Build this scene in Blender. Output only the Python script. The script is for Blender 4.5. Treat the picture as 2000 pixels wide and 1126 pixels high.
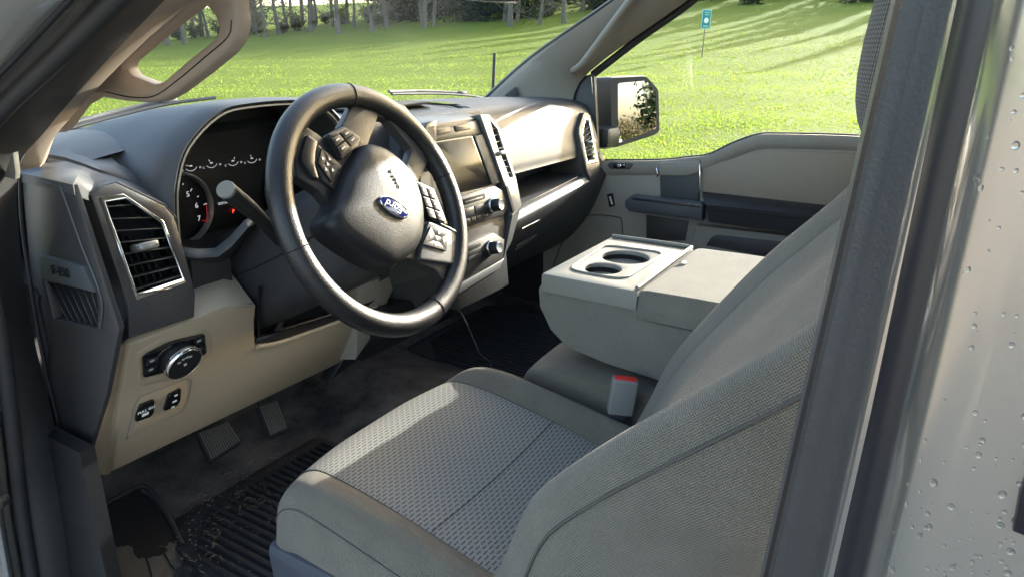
import bpy, bmesh, math, random
import numpy as np
from mathutils import Vector, Matrix
from mathutils.geometry import tessellate_polygon
rad = math.radians
random.seed(7); rng = np.random.default_rng(7)
D = bpy.data; SC = bpy.context.scene; COL = SC.collection
for o in list(D.objects): D.objects.remove(o)

# ------------------------------------------------------------------ camera, sky, sun, exposure
HH = 1.33                                   # height of the steering wheel centre above the ground
CAMP = np.array([-1.21187, -0.69614, 0.22535]); YAW, PIT, ROL, FPX = rad(59.197), rad(18.722), rad(0.657), 1358.67
def cam_axes():
    f = np.array([math.sin(YAW)*math.cos(PIT), math.cos(YAW)*math.cos(PIT), -math.sin(PIT)])
    r = np.array([math.cos(YAW), -math.sin(YAW), 0.]); u = np.cross(r, f)
    return r*math.cos(ROL)+u*math.sin(ROL), -r*math.sin(ROL)+u*math.cos(ROL), f
CR, CU, CF = cam_axes()
cd = D.cameras.new('camera'); cam = D.objects.new('camera', cd); COL.objects.link(cam)
cd.sensor_fit = 'HORIZONTAL'; cd.sensor_width = 36; cd.lens = FPX/2000*36; cd.clip_start = .02; cd.clip_end = 2000
m = Matrix.Identity(4)
for i in range(3): m[i][0] = CR[i]; m[i][1] = CU[i]; m[i][2] = -CF[i]; m[i][3] = CAMP[i]+(HH if i == 2 else 0)
cam.matrix_world = m; SC.camera = cam
SUN_AZ, SUN_EL = rad(98), rad(17)           # clockwise from straight ahead of the truck (+y)
w = D.worlds.new('World'); SC.world = w; w.use_nodes = True
nt = w.node_tree; bg = nt.nodes['Background']; sk = nt.nodes.new('ShaderNodeTexSky')
sk.sky_type = 'NISHITA'; sk.sun_disc = False; sk.sun_elevation = SUN_EL; sk.sun_rotation = SUN_AZ; sk.air_density = 1.0; sk.dust_density = 3.5; sk.ozone_density = .4
nt.links.new(sk.outputs[0], bg.inputs[0]); bg.inputs[1].default_value = 0.15
sl = D.lights.new('sun', 'SUN'); sl.energy = 2.3; sl.angle = rad(.55); sl.color = (1, .98, .94)
so = D.objects.new('sun', sl); COL.objects.link(so)
sdir = Vector((math.sin(SUN_AZ)*math.cos(SUN_EL), math.cos(SUN_AZ)*math.cos(SUN_EL), math.sin(SUN_EL)))
so.rotation_euler = sdir.to_track_quat('Z', 'Y').to_euler(); so.location = (0, 0, 30)
SC.view_settings.view_transform = 'Standard'; SC.view_settings.look = 'None'; SC.view_settings.exposure = 2.82; SC.view_settings.gamma = 1

# ------------------------------------------------------------------ pixel helpers (photo pixel -> truck space, at a chosen plane)
def ray(u, v): return CR*((u-1000)/FPX) - CU*((v-563)/FPX) + CF
def U(u, v, x=None, y=None, z=None):
    d = ray(u, v)
    t = (x-CAMP[0])/d[0] if x is not None else (y-CAMP[1])/d[1] if y is not None else (z-CAMP[2])/d[2]
    return CAMP+t*d
def UPL(u, v, o, n):
    d = ray(u, v); o = np.array(o, float); n = np.array(n, float)
    return CAMP + d*(((o-CAMP)@n)/(d@n))
V = lambda *a: np.array(a, float)
def mirx(p): return V(-p[0], p[1], p[2])

# ------------------------------------------------------------------ materials
MAT = {}
def nodes_of(name, rough=.6):
    mm = mat(name, (.2, .2, .2), rough); n = mm.node_tree; return mm, n, n.nodes['Principled BSDF'], n.nodes['Texture Coordinate']
def MN(n, op, a, b=None, c=None):
    x = n.nodes.new('ShaderNodeMath'); x.operation = op
    for i, s in enumerate((a, b, c)):
        if s is None: continue
        if isinstance(s, (int, float)): x.inputs[i].default_value = s
        else: n.links.new(s, x.inputs[i])
    return x.outputs[0]
def RGBMIX(n, f, c1, c2):
    x = n.nodes.new('ShaderNodeMix'); x.data_type = 'RGBA'
    for i, s in ((0, f), (6, c1), (7, c2)):
        if isinstance(s, (int, float)): x.inputs[i].default_value = s
        elif isinstance(s, tuple): x.inputs[i].default_value = (*s, 1)
        else: n.links.new(s, x.inputs[i])
    return x.outputs[2]
def NOISE(n, vec, sc, det=4, ro=.5):
    x = n.nodes.new('ShaderNodeTexNoise'); x.inputs['Scale'].default_value = sc; x.inputs['Detail'].default_value = det; x.inputs['Roughness'].default_value = ro
    if vec is not None: n.links.new(vec, x.inputs['Vector'])
    return x.outputs[0]
def BUMP(n, h, st, dist, bsdf):
    x = n.nodes.new('ShaderNodeBump'); x.inputs['Strength'].default_value = st; x.inputs['Distance'].default_value = dist
    n.links.new(h, x.inputs['Height']); n.links.new(x.outputs[0], bsdf.inputs['Normal'])
def mat(name, col, rough=.5, metal=0, grain=0, gscale=600, var=0, vscale=8, coat=0, spec=.5, sheen=0, dust=.012, **k):
    mm = D.materials.new(name); mm.use_nodes = True; n = mm.node_tree; b = n.nodes['Principled BSDF']
    b.inputs['Base Color'].default_value = (*col, 1); b.inputs['Roughness'].default_value = rough; b.inputs['Metallic'].default_value = metal
    b.inputs['Coat Weight'].default_value = coat; b.inputs['Specular IOR Level'].default_value = spec
    if coat: b.inputs['Coat Roughness'].default_value = .06
    if sheen: b.inputs['Sheen Weight'].default_value = sheen
    tc = n.nodes.new('ShaderNodeTexCoord')
    if var:
        no = n.nodes.new('ShaderNodeTexNoise'); no.inputs['Scale'].default_value = vscale; no.inputs['Detail'].default_value = 6
        n.links.new(tc.outputs['Object'], no.inputs['Vector'])
        mx = n.nodes.new('ShaderNodeMix'); mx.data_type = 'RGBA'
        mx.inputs[6].default_value = (*[c*(1-var) for c in col], 1); mx.inputs[7].default_value = (*[min(1, c*(1+var)) for c in col], 1)
        nf = NOISE(n, tc.outputs['Object'], vscale*9, 5, .75); fac = MN(n, 'MULTIPLY_ADD', MN(n, 'SUBTRACT', nf, .5), .9, no.outputs[0])
        sc_ = n.nodes.new('ShaderNodeMapRange'); sc_.inputs[1].default_value = .60; sc_.inputs[2].default_value = .80; n.links.new(nf, sc_.inputs[0])   # a little dust in the grain
        dst = RGBMIX(n, MN(n, 'MULTIPLY', sc_.outputs[0], dust), mx.outputs[2], (.26, .255, .25))
        n.links.new(fac, mx.inputs[0]); n.links.new(dst, b.inputs['Base Color'])
        mr = n.nodes.new('ShaderNodeMapRange'); mr.inputs[3].default_value = max(.02, rough-.08); mr.inputs[4].default_value = min(1, rough+.1)
        n.links.new(no.outputs[0], mr.inputs[0]); n.links.new(mr.outputs[0], b.inputs['Roughness'])
    if grain:
        vo = n.nodes.new('ShaderNodeTexVoronoi'); vo.inputs['Scale'].default_value = gscale
        n.links.new(tc.outputs['Object'], vo.inputs['Vector'])
        bu = n.nodes.new('ShaderNodeBump'); bu.inputs['Strength'].default_value = grain; bu.inputs['Distance'].default_value = .0006
        n.links.new(vo.outputs['Distance'], bu.inputs['Height']); n.links.new(bu.outputs[0], b.inputs['Normal'])
    MAT[name] = mm; return mm
def emat(name, col, s):
    mm = mat(name, col, .5); b = mm.node_tree.nodes['Principled BSDF']
    b.inputs['Emission Color'].default_value = (*col, 1); b.inputs['Emission Strength'].default_value = s; return mm
mat('charcoal', (.056, .059, .063), .48, spec=.38, grain=.35, gscale=700, var=.12, vscale=14)
mat('charcoal_brown', (.034, .032, .032), .46, grain=.35, gscale=700, var=.1, vscale=12)
mat('black_plastic', (.012, .012, .013), .46, grain=.3, gscale=800, var=.2, vscale=20)
mat('button_black', (.006, .006, .007), .5, spec=.35)
mat('column_black', (.026, .026, .029), .5, grain=.3, gscale=800, var=.15, vscale=12)
mat('gloss_black', (.008, .008, .010), .12, coat=.3)
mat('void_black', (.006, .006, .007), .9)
mat('beige', (.35, .282, .200), .55, grain=.25, gscale=700, var=.06, vscale=6)
mat('taupe', (.225, .203, .170), .55, grain=.3, gscale=700, var=.08, vscale=6)
mat('door_inset', (.235, .190, .140), .6, grain=.25, gscale=700, var=.06, vscale=6)
mat('cable_grey', (.05, .05, .05), .5)
mat('gap_reflection', (.016, .016, .019), .33)  # dark reflection in the rolled jamb paint, put in as a base colour
mat('grey_plastic', (.172, .166, .142), .5, grain=.2, gscale=700, var=.05, vscale=6)
mat('leather', (.013, .013, .015), .36, grain=.7, gscale=520, var=.25, vscale=30)
mat('leather_wheel', (.008, .008, .009), .36, grain=.6, gscale=600, var=.25, vscale=30, dust=.01)
mat('hub_vinyl', (.010, .0105, .012), .46, spec=.36, grain=.4, gscale=700, var=.1, vscale=30)
mat('chrome', (.78, .79, .80), .12, 1)
mat('satin_silver', (.42, .43, .43), .34, .85, var=.06)
mat('trim_dark', (.026, .026, .028), .3, .3, var=.1)
mat('stack_grey', (.060, .062, .064), .32, .35, var=.06)
mat('rubber', (.020, .020, .021), .58, grain=.2, var=.25, vscale=30)
mat('seal', (.036, .035, .034), .55, grain=.3, gscale=500, var=.15, vscale=12)
mat('white_print', (.75, .75, .75), .6); mat('grey_print', (.42, .43, .45), .6)
mat('thread', (.060, .055, .048), .8); mat('red_plastic', (.62, .03, .02), .4, var=.1)
mat('blue_enamel', (.006, .016, .13), .12, coat=1)
mat('buckle_grey', (.17, .17, .165), .5, var=.1)
mat('seat_shield', (.045, .052, .068), .5, grain=.3, var=.1)
mat('silver_paint', (.40, .378, .340), .22, .8, coat=1, var=.04, vscale=3, dust=.02)
mat('headliner', (.42, .39, .34), .9, grain=.3, gscale=900)
mat('mirror', (.82, .84, .85), .01, 1)
mat('sign_teal', (.010, .19, .21), .4); mat('sign_rim', (.25, .50, .50), .5); mat('sign_post', (.12, .12, .11), .5, .5)
mat('straw', (.17, .125, .065), .7, var=.3, vscale=60)
mat('belt_web', (.02, .022, .028), .75)
mat('tyre', (.02, .02, .02), .8, var=.2); mat('alloy', (.5, .5, .5), .3, .9)
emat('lamp_red', (.9, .05, .02), .35); emat('lamp_white', (.5, .55, .6), .08); emat('gauge_white', (.6, .6, .62), .09); emat('gauge_red', (.5, .02, .02), .03)
mat('cluster_black', (.007, .007, .008), .35)

def fabric(name, c1, c2, per=.0030):                 # coarse woven cloth, UV in metres
    mm, n, b, tc = nodes_of(name, .85); b.inputs['Specular IOR Level'].default_value = .25; b.inputs['Sheen Weight'].default_value = .15
    sp = n.nodes.new('ShaderNodeSeparateXYZ'); n.links.new(tc.outputs['UV'], sp.inputs[0])
    k = 2*math.pi/per
    a = MN(n, 'SINE', MN(n, 'MULTIPLY', MN(n, 'ADD', sp.outputs[0], sp.outputs[1]), k)); c = MN(n, 'SINE', MN(n, 'MULTIPLY', MN(n, 'SUBTRACT', sp.outputs[0], sp.outputs[1]), k))
    h = MN(n, 'MULTIPLY_ADD', MN(n, 'MULTIPLY', a, c), .5, .5)
    no = MN(n, 'MULTIPLY_ADD', MN(n, 'SUBTRACT', NOISE(n, tc.outputs['UV'], 300, 2), .5), .8, NOISE(n, tc.outputs['UV'], 16, 5, .6))
    f = MN(n, 'MULTIPLY_ADD', MN(n, 'SUBTRACT', no, .5), .5, h)
    n.links.new(RGBMIX(n, f, c1, c2), b.inputs['Base Color']); BUMP(n, h, .8, .0016, b); return mm
fabric('cloth', (.056, .048, .036), (.205, .180, .140), .0046)
fabric('cloth_console', (.105, .096, .078), (.250, .232, .195), .0044)
fabric('cloth_head', (.030, .027, .023), (.150, .128, .105), .0072)
def dash_cloth():                                     # centre cloth: staggered dark dashes on grey
    mm, n, b, tc = nodes_of('cloth_insert', .85); b.inputs['Specular IOR Level'].default_value = .25
    sp = n.nodes.new('ShaderNodeSeparateXYZ'); n.links.new(tc.outputs['UV'], sp.inputs[0])
    rw = .0062; pl = .0135
    r = MN(n, 'DIVIDE', sp.outputs[1], rw); row = MN(n, 'FLOOR', r); fr = MN(n, 'FRACT', r)
    sh = MN(n, 'MULTIPLY', MN(n, 'FRACT', MN(n, 'MULTIPLY', row, .5)), 1.0)
    cu = MN(n, 'FRACT', MN(n, 'ADD', MN(n, 'DIVIDE', sp.outputs[0], pl), sh))
    d = MN(n, 'MULTIPLY', MN(n, 'LESS_THAN', cu, .72), MN(n, 'LESS_THAN', fr, .30))
    no = NOISE(n, tc.outputs['UV'], 900, 2); base = RGBMIX(n, no, (.150, .145, .130), (.265, .256, .230))
    n.links.new(RGBMIX(n, d, base, (.062, .060, .060)), b.inputs['Base Color'])
    h = MN(n, 'MULTIPLY_ADD', no, .35, MN(n, 'SUBTRACT', 1, d)); BUMP(n, h, .6, .0015, b)
dash_cloth()
def glass(name, tint, fac=1.0):
    mm = D.materials.new(name); mm.use_nodes = True; n = mm.node_tree; n.nodes.clear()
    o = n.nodes.new('ShaderNodeOutputMaterial'); t = n.nodes.new('ShaderNodeBsdfTransparent'); g = n.nodes.new('ShaderNodeBsdfGlossy'); mx = n.nodes.new('ShaderNodeMixShader'); f = n.nodes.new('ShaderNodeFresnel')
    t.inputs[0].default_value = (*tint, 1); g.inputs['Roughness'].default_value = .0; f.inputs[0].default_value = 1.45
    n.links.new(MN(n, 'MULTIPLY', f.outputs[0], fac), mx.inputs[0]); n.links.new(t.outputs[0], mx.inputs[1]); n.links.new(g.outputs[0], mx.inputs[2]); n.links.new(mx.outputs[0], o.inputs[0]); MAT[name] = mm
glass('windshield_glass', (.93, .97, .94), 1.0); glass('window_glass', (.92, .95, .93), .8)
def floor_mat_():
    mm, n, b, tc = nodes_of('floor_vinyl', .6)
    n1 = NOISE(n, tc.outputs['Object'], 9, 8, .65); n2 = NOISE(n, tc.outputs['Object'], 140, 4, .7); n3 = NOISE(n, tc.outputs['Object'], 4.5, 3)
    mp_ = n.nodes.new('ShaderNodeMapRange'); mp_.inputs[1].default_value = .36; mp_.inputs[2].default_value = .64; n.links.new(n1, mp_.inputs[0]); base = RGBMIX(n, mp_.outputs[0], (.014, .014, .015), (.120, .108, .100))
    cr = n.nodes.new('ShaderNodeValToRGB'); cr.color_ramp.elements[0].position = .56; cr.color_ramp.elements[1].position = .64; n.links.new(n2, cr.inputs[0])
    dust = MN(n, 'MULTIPLY', cr.outputs[0], n1)
    n.links.new(RGBMIX(n, MN(n, 'MULTIPLY', dust, .7), base, (.17, .15, .13)), b.inputs['Base Color'])
    n.links.new(MN(n, 'MULTIPLY_ADD', n3, .5, .3), b.inputs['Roughness']); BUMP(n, n2, .3, .002, b)
floor_mat_()
mat('wet_patch', (.010, .010, .011), .42); mat('dry_dirt', (.075, .064, .052), .85, var=.35, vscale=40)

# ------------------------------------------------------------------ mesh helpers
def obj(name, me, mt, parent=None, smooth=35):
    if mt is not None:
        for x in ([mt] if isinstance(mt, str) else mt): me.materials.append(MAT[x])
    o = D.objects.new(name, me); COL.objects.link(o)
    if parent is not None:
        o.parent = parent
        if parent is TRUCK: o.location = (0, 0, HH)
    if smooth:
        me.polygons.foreach_set('use_smooth', [True]*len(me.polygons)); me.set_sharp_from_angle(angle=rad(smooth))
    return o
def mk(name, vs, fs, mt, parent=None, smooth=35, mi=None):
    me = D.meshes.new(name); me.from_pydata([tuple(map(float, v)) for v in vs], [], fs)
    if mi is not None: me.polygons.foreach_set('material_index', mi)
    bm = bmesh.new(); bm.from_mesh(me); bmesh.ops.recalc_face_normals(bm, faces=bm.faces); bm.to_mesh(me); bm.free()
    return obj(name, me, mt, parent, smooth)
def basis(n):
    n = np.array(n, float); n /= np.linalg.norm(n); a = V(0, 0, 1) if abs(n[2]) < .9 else V(0, 1, 0)
    e1 = np.cross(a, n); e1 /= np.linalg.norm(e1); return e1, np.cross(n, e1), n
def off2(P, d):                                       # miter offset of a closed 2d polygon, d>0 shrinks a ccw one
    P = np.array(P); A = np.roll(P, 1, 0); B = np.roll(P, -1, 0)
    t1 = P-A; t1 /= np.linalg.norm(t1, axis=1)[:, None]+1e-12; t2 = B-P; t2 /= np.linalg.norm(t2, axis=1)[:, None]+1e-12
    n1 = np.stack([-t1[:, 1], t1[:, 0]], 1); n2 = np.stack([-t2[:, 1], t2[:, 0]], 1)
    m_ = n1+n2; m_ /= np.linalg.norm(m_, axis=1)[:, None]+1e-12
    c = np.clip((m_*n1).sum(1), .5, 1)[:, None]
    return P+m_*d/c
def area2(P): P = np.array(P); Q = np.roll(P, -1, 0); return .5*(P[:, 0]*Q[:, 1]-P[:, 1]*Q[:, 0]).sum()
def rnd(P, r, n=4):                                   # round the corners of a closed polygon (2d or 3d)
    P = [np.array(p, float) for p in P]; out = []
    for i, p in enumerate(P):
        a, b = P[i-1], P[(i+1) % len(P)]; la, lb = np.linalg.norm(a-p), np.linalg.norm(b-p); q = min(r, la*.45, lb*.45)
        s, e = p+(a-p)/la*q, p+(b-p)/lb*q
        for k in range(n+1):
            t = k/n; out.append((1-t)**2*s+2*t*(1-t)*p+t*t*e)
    return out
def plate(name, outer, depth, mt, parent, holes=(), bev=.002, smooth=40, round_=0, back=False, hdepth=None):
    """slab whose front face is the planar polygon `outer` (3d); depth = vector to its back; chamfered edges; holes are openings"""
    if round_: outer = rnd(outer, round_); holes = [rnd(h, round_*.7) for h in holes]
    outer = [np.array(p, float) for p in outer]; dv = np.array(depth, float); L = np.linalg.norm(dv)
    nn = np.zeros(3)
    for i in range(len(outer)): nn += np.cross(outer[i]-outer[0], outer[(i+1) % len(outer)]-outer[0])
    if nn@dv > 0: nn = -nn
    e1, e2, n = basis(nn); o = outer[0]
    to2 = lambda P: np.array([[(p-o)@e1, (p-o)@e2] for p in P]); to3 = lambda P, h=0: [o+e1*p[0]+e2*p[1]-n*h for p in P]
    O2 = to2(outer); O2 = O2 if area2(O2) > 0 else O2[::-1]
    Hs = []
    for h in holes:
        h2 = to2([np.array(q, float) for q in h]); Hs.append(h2 if area2(h2) < 0 else h2[::-1])
    vs, fs = [], []; loops = []
    bev = min(bev, L*.5)
    for k, P in enumerate([O2]+Hs):
        fr = off2(P, bev) if bev else P
        md = off2(P, bev*.3) if bev else P
        r0 = to3(fr); rings = [r0]
        if bev: rings += [to3(md, bev*.3), to3(P, bev)]
        dd = dv if k == 0 or hdepth is None else dv/L*hdepth
        rings.append([q+dd for q in to3(P)])
        base = len(vs); N = len(P)
        for rg in rings: vs += rg
        for i in range(len(rings)-1):
            for j in range(N):
                a = base+i*N+j; b = base+i*N+(j+1) % N; fs.append((a, b, b+N, a+N))
        loops.append((fr, base)); lastbase = base+(len(rings)-1)*N
        if k == 0: backidx = (lastbase, N)
    tri = tessellate_polygon([[Vector((p[0], p[1], 0)) for p in lp[0]] for lp in loops])
    idx = [lp[1]+j for lp in loops for j in range(len(lp[0]))]
    for t in tri: fs.append(tuple(idx[i] for i in t))
    if back or not holes:
        P = to2(vs[backidx[0]:backidx[0]+backidx[1]])
        for t in tessellate_polygon([[Vector((p[0], p[1], 0)) for p in P]]): fs.append(tuple(backidx[0]+i for i in t))
    return mk(name, vs, fs, mt, parent, smooth)
def box(name, c, s, mt, parent, bev=.003, R=None, seg=2, smooth=40):
    bm = bmesh.new(); bmesh.ops.create_cube(bm, size=1); bmesh.ops.scale(bm, vec=s, verts=bm.verts)
    if bev: bmesh.ops.bevel(bm, geom=bm.edges[:]+bm.verts[:], offset=bev, segments=seg, profile=.5, affect='EDGES', clamp_overlap=True)
    M_ = Matrix.Translation(Vector(c)) @ (R.to_4x4() if R is not None else Matrix.Identity(4))
    bm.transform(M_); me = D.meshes.new(name); bm.to_mesh(me); bm.free(); return obj(name, me, mt, parent, smooth)
def rot(ax, ay, az): return Matrix.Rotation(az, 3, 'Z') @ Matrix.Rotation(ay, 3, 'Y') @ Matrix.Rotation(ax, 3, 'X')
def fromaxes(e1, e2, e3): return Matrix((e1, e2, e3)).transposed()
def cr1(P, k, closed=False):                           # Catmull-Rom along axis 0
    P = np.array(P, float); n = len(P); out = []
    for i in range(n if closed else n-1):
        if closed: a, b, c, d = P[i-1], P[i], P[(i+1) % n], P[(i+2) % n]
        else: b, c = P[i], P[i+1]; a = P[i-1] if i else 2*b-c; d = P[i+2] if i+2 < n else 2*c-b
        for j in range(k):
            t = j/k; out.append(.5*((2*b)+(-a+c)*t+(2*a-5*b+4*c-d)*t*t+(-a+3*b-3*c+d)*t**3))
    if not closed: out.append(P[-1])
    return np.array(out)
def grid(name, G, mt, parent, closed_j=False, closed_i=False, uv=False, smooth=50, caps=False, solid=0, uvo=(0, 0)):
    G = np.array(G, float); a, b = G.shape[:2]; vs = G.reshape(-1, 3); fs = []; uvs = []
    if uv:
        uu = np.zeros((a, b)); vv = np.zeros((a, b))
        uu[:, 1:] = np.cumsum(np.linalg.norm(np.diff(G, axis=1), axis=2), 1); vv[1:] = np.cumsum(np.linalg.norm(np.diff(G, axis=0), axis=2), 0)
        mid = b//2; vv = np.repeat(vv[:, mid:mid+1], b, 1); uu = uu-uu[:, mid:mid+1]
        uu += uvo[0]; vv += uvo[1]
    for i in range(a if closed_i else a-1):
        for j in range(b if closed_j else b-1):
            q = [(i, j), (i, (j+1) % b), ((i+1) % a, (j+1) % b), ((i+1) % a, j)]
            fs.append(tuple(p[0]*b+p[1] for p in q))
    if caps: fs.append(tuple(range(b))[::-1]); fs.append(tuple((a-1)*b+j for j in range(b)))
    me = D.meshes.new(name); me.from_pydata([tuple(map(float, v)) for v in vs], [], fs)
    if uv:
        l = me.uv_layers.new(name='uv'); vi = np.empty(len(me.loops), int); me.loops.foreach_get('vertex_index', vi)
        l.data.foreach_set('uv', np.stack([uu.reshape(-1)[vi], vv.reshape(-1)[vi]], 1).reshape(-1))
    o = obj(name, me, mt, parent, smooth)
    if solid:
        md = o.modifiers.new('thickness', 'SOLIDIFY'); md.thickness = solid; md.offset = 0
    return o
def frames(P, closed=False):
    P = np.array(P); T = (np.roll(P, -1, 0)-np.roll(P, 1, 0)) if closed else np.gradient(P, axis=0)
    T /= np.linalg.norm(T, axis=1)[:, None]; n = basis(T[0])[0]; Ns = []
    for t in T: n = n-t*(n@t); n = n/np.linalg.norm(n); Ns.append(n)
    return T, np.array(Ns), np.cross(T, np.array(Ns))
def tube(name, P, r, mt, parent, k=6, n=10, closed=False, flat=1.0, smooth=60, up=None, caps=True):
    P = cr1(P, k, closed) if k > 1 else np.array(P, float); T, N, B = frames(P, closed)
    if up is not None:
        up = np.array(up, float); N = up[None]-T*(T@up)[:, None]; N /= np.linalg.norm(N, axis=1)[:, None]; B = np.cross(T, N)
    rr = np.interp(np.linspace(0, 1, len(P)), np.linspace(0, 1, len(r)), r) if hasattr(r, '__len__') else np.full(len(P), r)
    a = np.linspace(0, 2*math.pi, n, endpoint=False)
    G = P[:, None]+rr[:, None, None]*(np.cos(a)[None, :, None]*N[:, None]+flat*np.sin(a)[None, :, None]*B[:, None])
    return grid(name, G, mt, parent, closed_j=True, closed_i=closed, caps=caps and not closed, smooth=smooth)
def lathe(name, prof, c, ax, mt, parent, n=28, smooth=40, knurl=0, caps=False):
    e1, e2, e3 = basis(ax); a = np.linspace(0, 2*math.pi, n, endpoint=False); c = np.array(c, float)
    G = [[c+e3*h+(r*(1+(knurl*(j % 2) if 0 < i < len(prof)-2 else 0)))*(math.cos(t)*e1+math.sin(t)*e2) for j, t in enumerate(a)] for i, (r, h) in enumerate(prof)]
    return grid(name, G, mt, parent, closed_j=True, smooth=smooth, caps=caps)
def loft(name, rings, mt, parent, closed=True, caps=True, smooth=40):
    return grid(name, rings, mt, parent, closed_j=closed, caps=caps, smooth=smooth)
def text(name, s, size, o, ex, ey, mt, parent, depth=.0004, shear=0, align='CENTER'):
    cu = D.curves.new('lettering', 'FONT'); cu.body = s; cu.size = size; cu.align_x = align; cu.align_y = 'CENTER'; cu.extrude = depth; cu.shear = shear; cu.resolution_u = 2
    t = D.objects.new('lettering', cu); COL.objects.link(t); bpy.context.view_layer.update()
    me = D.meshes.new_from_object(t.evaluated_get(bpy.context.evaluated_depsgraph_get())); D.objects.remove(t)
    ex = np.array(ex, float); ex /= np.linalg.norm(ex); ey = np.array(ey, float); ey -= ex*(ex@ey); ey /= np.linalg.norm(ey); ez = np.cross(ex, ey)
    M_ = fromaxes(ex, ey, ez).to_4x4(); M_.translation = Vector(o); me.transform(M_); me.name = name
    me.materials.clear(); return obj(name, me, mt, parent, 0)
def emp(name, parent=None, loc=(0, 0, 0)):
    o = D.objects.new(name, None); COL.objects.link(o); o.empty_display_size = .1; o.location = loc
    if parent is not None:
        o.parent = parent
        if parent is TRUCK: o.location = (0, 0, HH)
    return o
def tag(o, label, cat=None, group=None, kind=None):
    if label: o['label'] = label
    if cat: o['category'] = cat
    if group: o['group'] = group
    if kind: o['kind'] = kind
    return o
def joinmesh(name, items, mt, parent, smooth=0):       # items: list of (verts, faces)
    vs, fs = [], []
    for v, f in items:
        b = len(vs); vs += list(v); fs += [tuple(b+i for i in q) for q in f]
    return mk(name, vs, fs, mt, parent, smooth)
TRUCK = None
TRUCK = D.objects.new('pickup_truck', None); COL.objects.link(TRUCK)
tag(TRUCK, 'silver pickup truck with its driver side open, grey cloth seats and beige trim', 'pickup truck')
T = TRUCK
# ------------------------------------------------------------------ setting: meadow, trees
def sstep(a, b, x): t = np.clip((x-a)/(b-a), 0, 1); return t*t*(3-2*t)
def tz(x, y):
    x = np.asarray(x, float); y = np.asarray(y, float)
    r = np.maximum(x-3, 0); rr = np.where(r < 78, .0040*r+.00122*r*r, 7.735-.02*(r-78))
    s = sstep(2.2, 7, x)
    f = np.maximum(y-3, 0); g = .006*np.minimum(f, 70)
    bump = .05*np.sin(x*.31+1.3)*np.sin(y*.27)+.03*np.sin(x*.9+y*.5)
    return s*rr+g*sstep(3, 8, np.hypot(x, y))+bump*sstep(3, 9, np.hypot(x, y))
def axis(): a = np.concatenate([np.linspace(0, 40, 81), np.linspace(41, 110, 50), np.geomspace(114, 900, 22)]); return np.concatenate([-a[:0:-1], a])
gx, gy = np.meshgrid(axis(), axis(), indexing='ij')
G = np.stack([gx, gy, tz(gx, gy)], 2)
mm, n, b, tc = nodes_of('meadow', .9)
b.inputs['Specular IOR Level'].default_value = .1
n1 = NOISE(n, tc.outputs['Object'], .35, 6, .6); n2 = NOISE(n, tc.outputs['Object'], 5, 6, .65); n3 = NOISE(n, tc.outputs['Object'], 40, 3, .6)
c = RGBMIX(n, n1, (.135, .230, .022), (.260, .320, .038)); c = RGBMIX(n, MN(n, 'MULTIPLY', n2, .6), c, (.110, .175, .020)); c = RGBMIX(n, MN(n, 'MULTIPLY', n3, .45), c, (.150, .165, .035))
n.links.new(c, b.inputs['Base Color']); BUMP(n, MN(n, 'ADD', n2, n3), 1, .12, b)
g_ = grid('ground', G, 'meadow', None, smooth=180); tag(g_, 'sloping green meadow', None, None, 'structure')
def leafmat(name, c1, c2, tr=.5, sc=3):
    mm = D.materials.new(name); mm.use_nodes = True; n = mm.node_tree; n.nodes.clear()
    o = n.nodes.new('ShaderNodeOutputMaterial'); d = n.nodes.new('ShaderNodeBsdfDiffuse'); t = n.nodes.new('ShaderNodeBsdfTranslucent'); mx = n.nodes.new('ShaderNodeMixShader'); tc = n.nodes.new('ShaderNodeTexCoord')
    mx.inputs[0].default_value = tr; c = RGBMIX(n, NOISE(n, tc.outputs['Object'], sc, 4), c1, c2)
    n.links.new(c, d.inputs[0]); n.links.new(c, t.inputs[0]); n.links.new(d.outputs[0], mx.inputs[1]); n.links.new(t.outputs[0], mx.inputs[2]); n.links.new(mx.outputs[0], o.inputs[0]); MAT[name] = mm
leafmat('grass_blade', (.150, .235, .030), (.265, .325, .055), .6, .5)
gv = nodes_of('gravel', .9); _n = gv[1]; _a = NOISE(_n, gv[3].outputs['Object'], 60, 5, .7); _b = NOISE(_n, gv[3].outputs['Object'], 1.2, 4)
_n.links.new(RGBMIX(_n, MN(_n, 'MULTIPLY_ADD', _a, .7, MN(_n, 'MULTIPLY', _b, .3)), (.16, .13, .10), (.36, .32, .26)), gv[2].inputs['Base Color']); BUMP(_n, _a, .6, .02, gv[2])
lx, ly = np.meshgrid(np.linspace(-40, 1.25, 60), np.linspace(-34, 2.9, 50), indexing='ij')
gl_ = grid('gravel_lot', np.stack([lx, ly, tz(lx, ly)+.012+.0*lx], 2), 'gravel', None, smooth=180); tag(gl_, 'tan gravel parking lot', None, None, 'structure')
lx, ly = np.meshgrid(np.linspace(-60, -1.2, 40), np.linspace(2.9, 60, 40), indexing='ij')
gl2 = grid('gravel_track', np.stack([lx, ly, tz(lx, ly)+.012], 2), 'gravel', None, smooth=180); tag(gl2, 'tan gravel track beside the truck', None, None, 'structure')
leafmat('leaf_olive', (.080, .095, .045), (.160, .165, .080), .5); leafmat('leaf_dark', (.018, .034, .016), (.045, .062, .026), .25); leafmat('leaf_brown', (.10, .075, .04), (.16, .13, .06), .3)
mat('bark', (.125, .108, .088), .9, var=.4, vscale=6)
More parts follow.
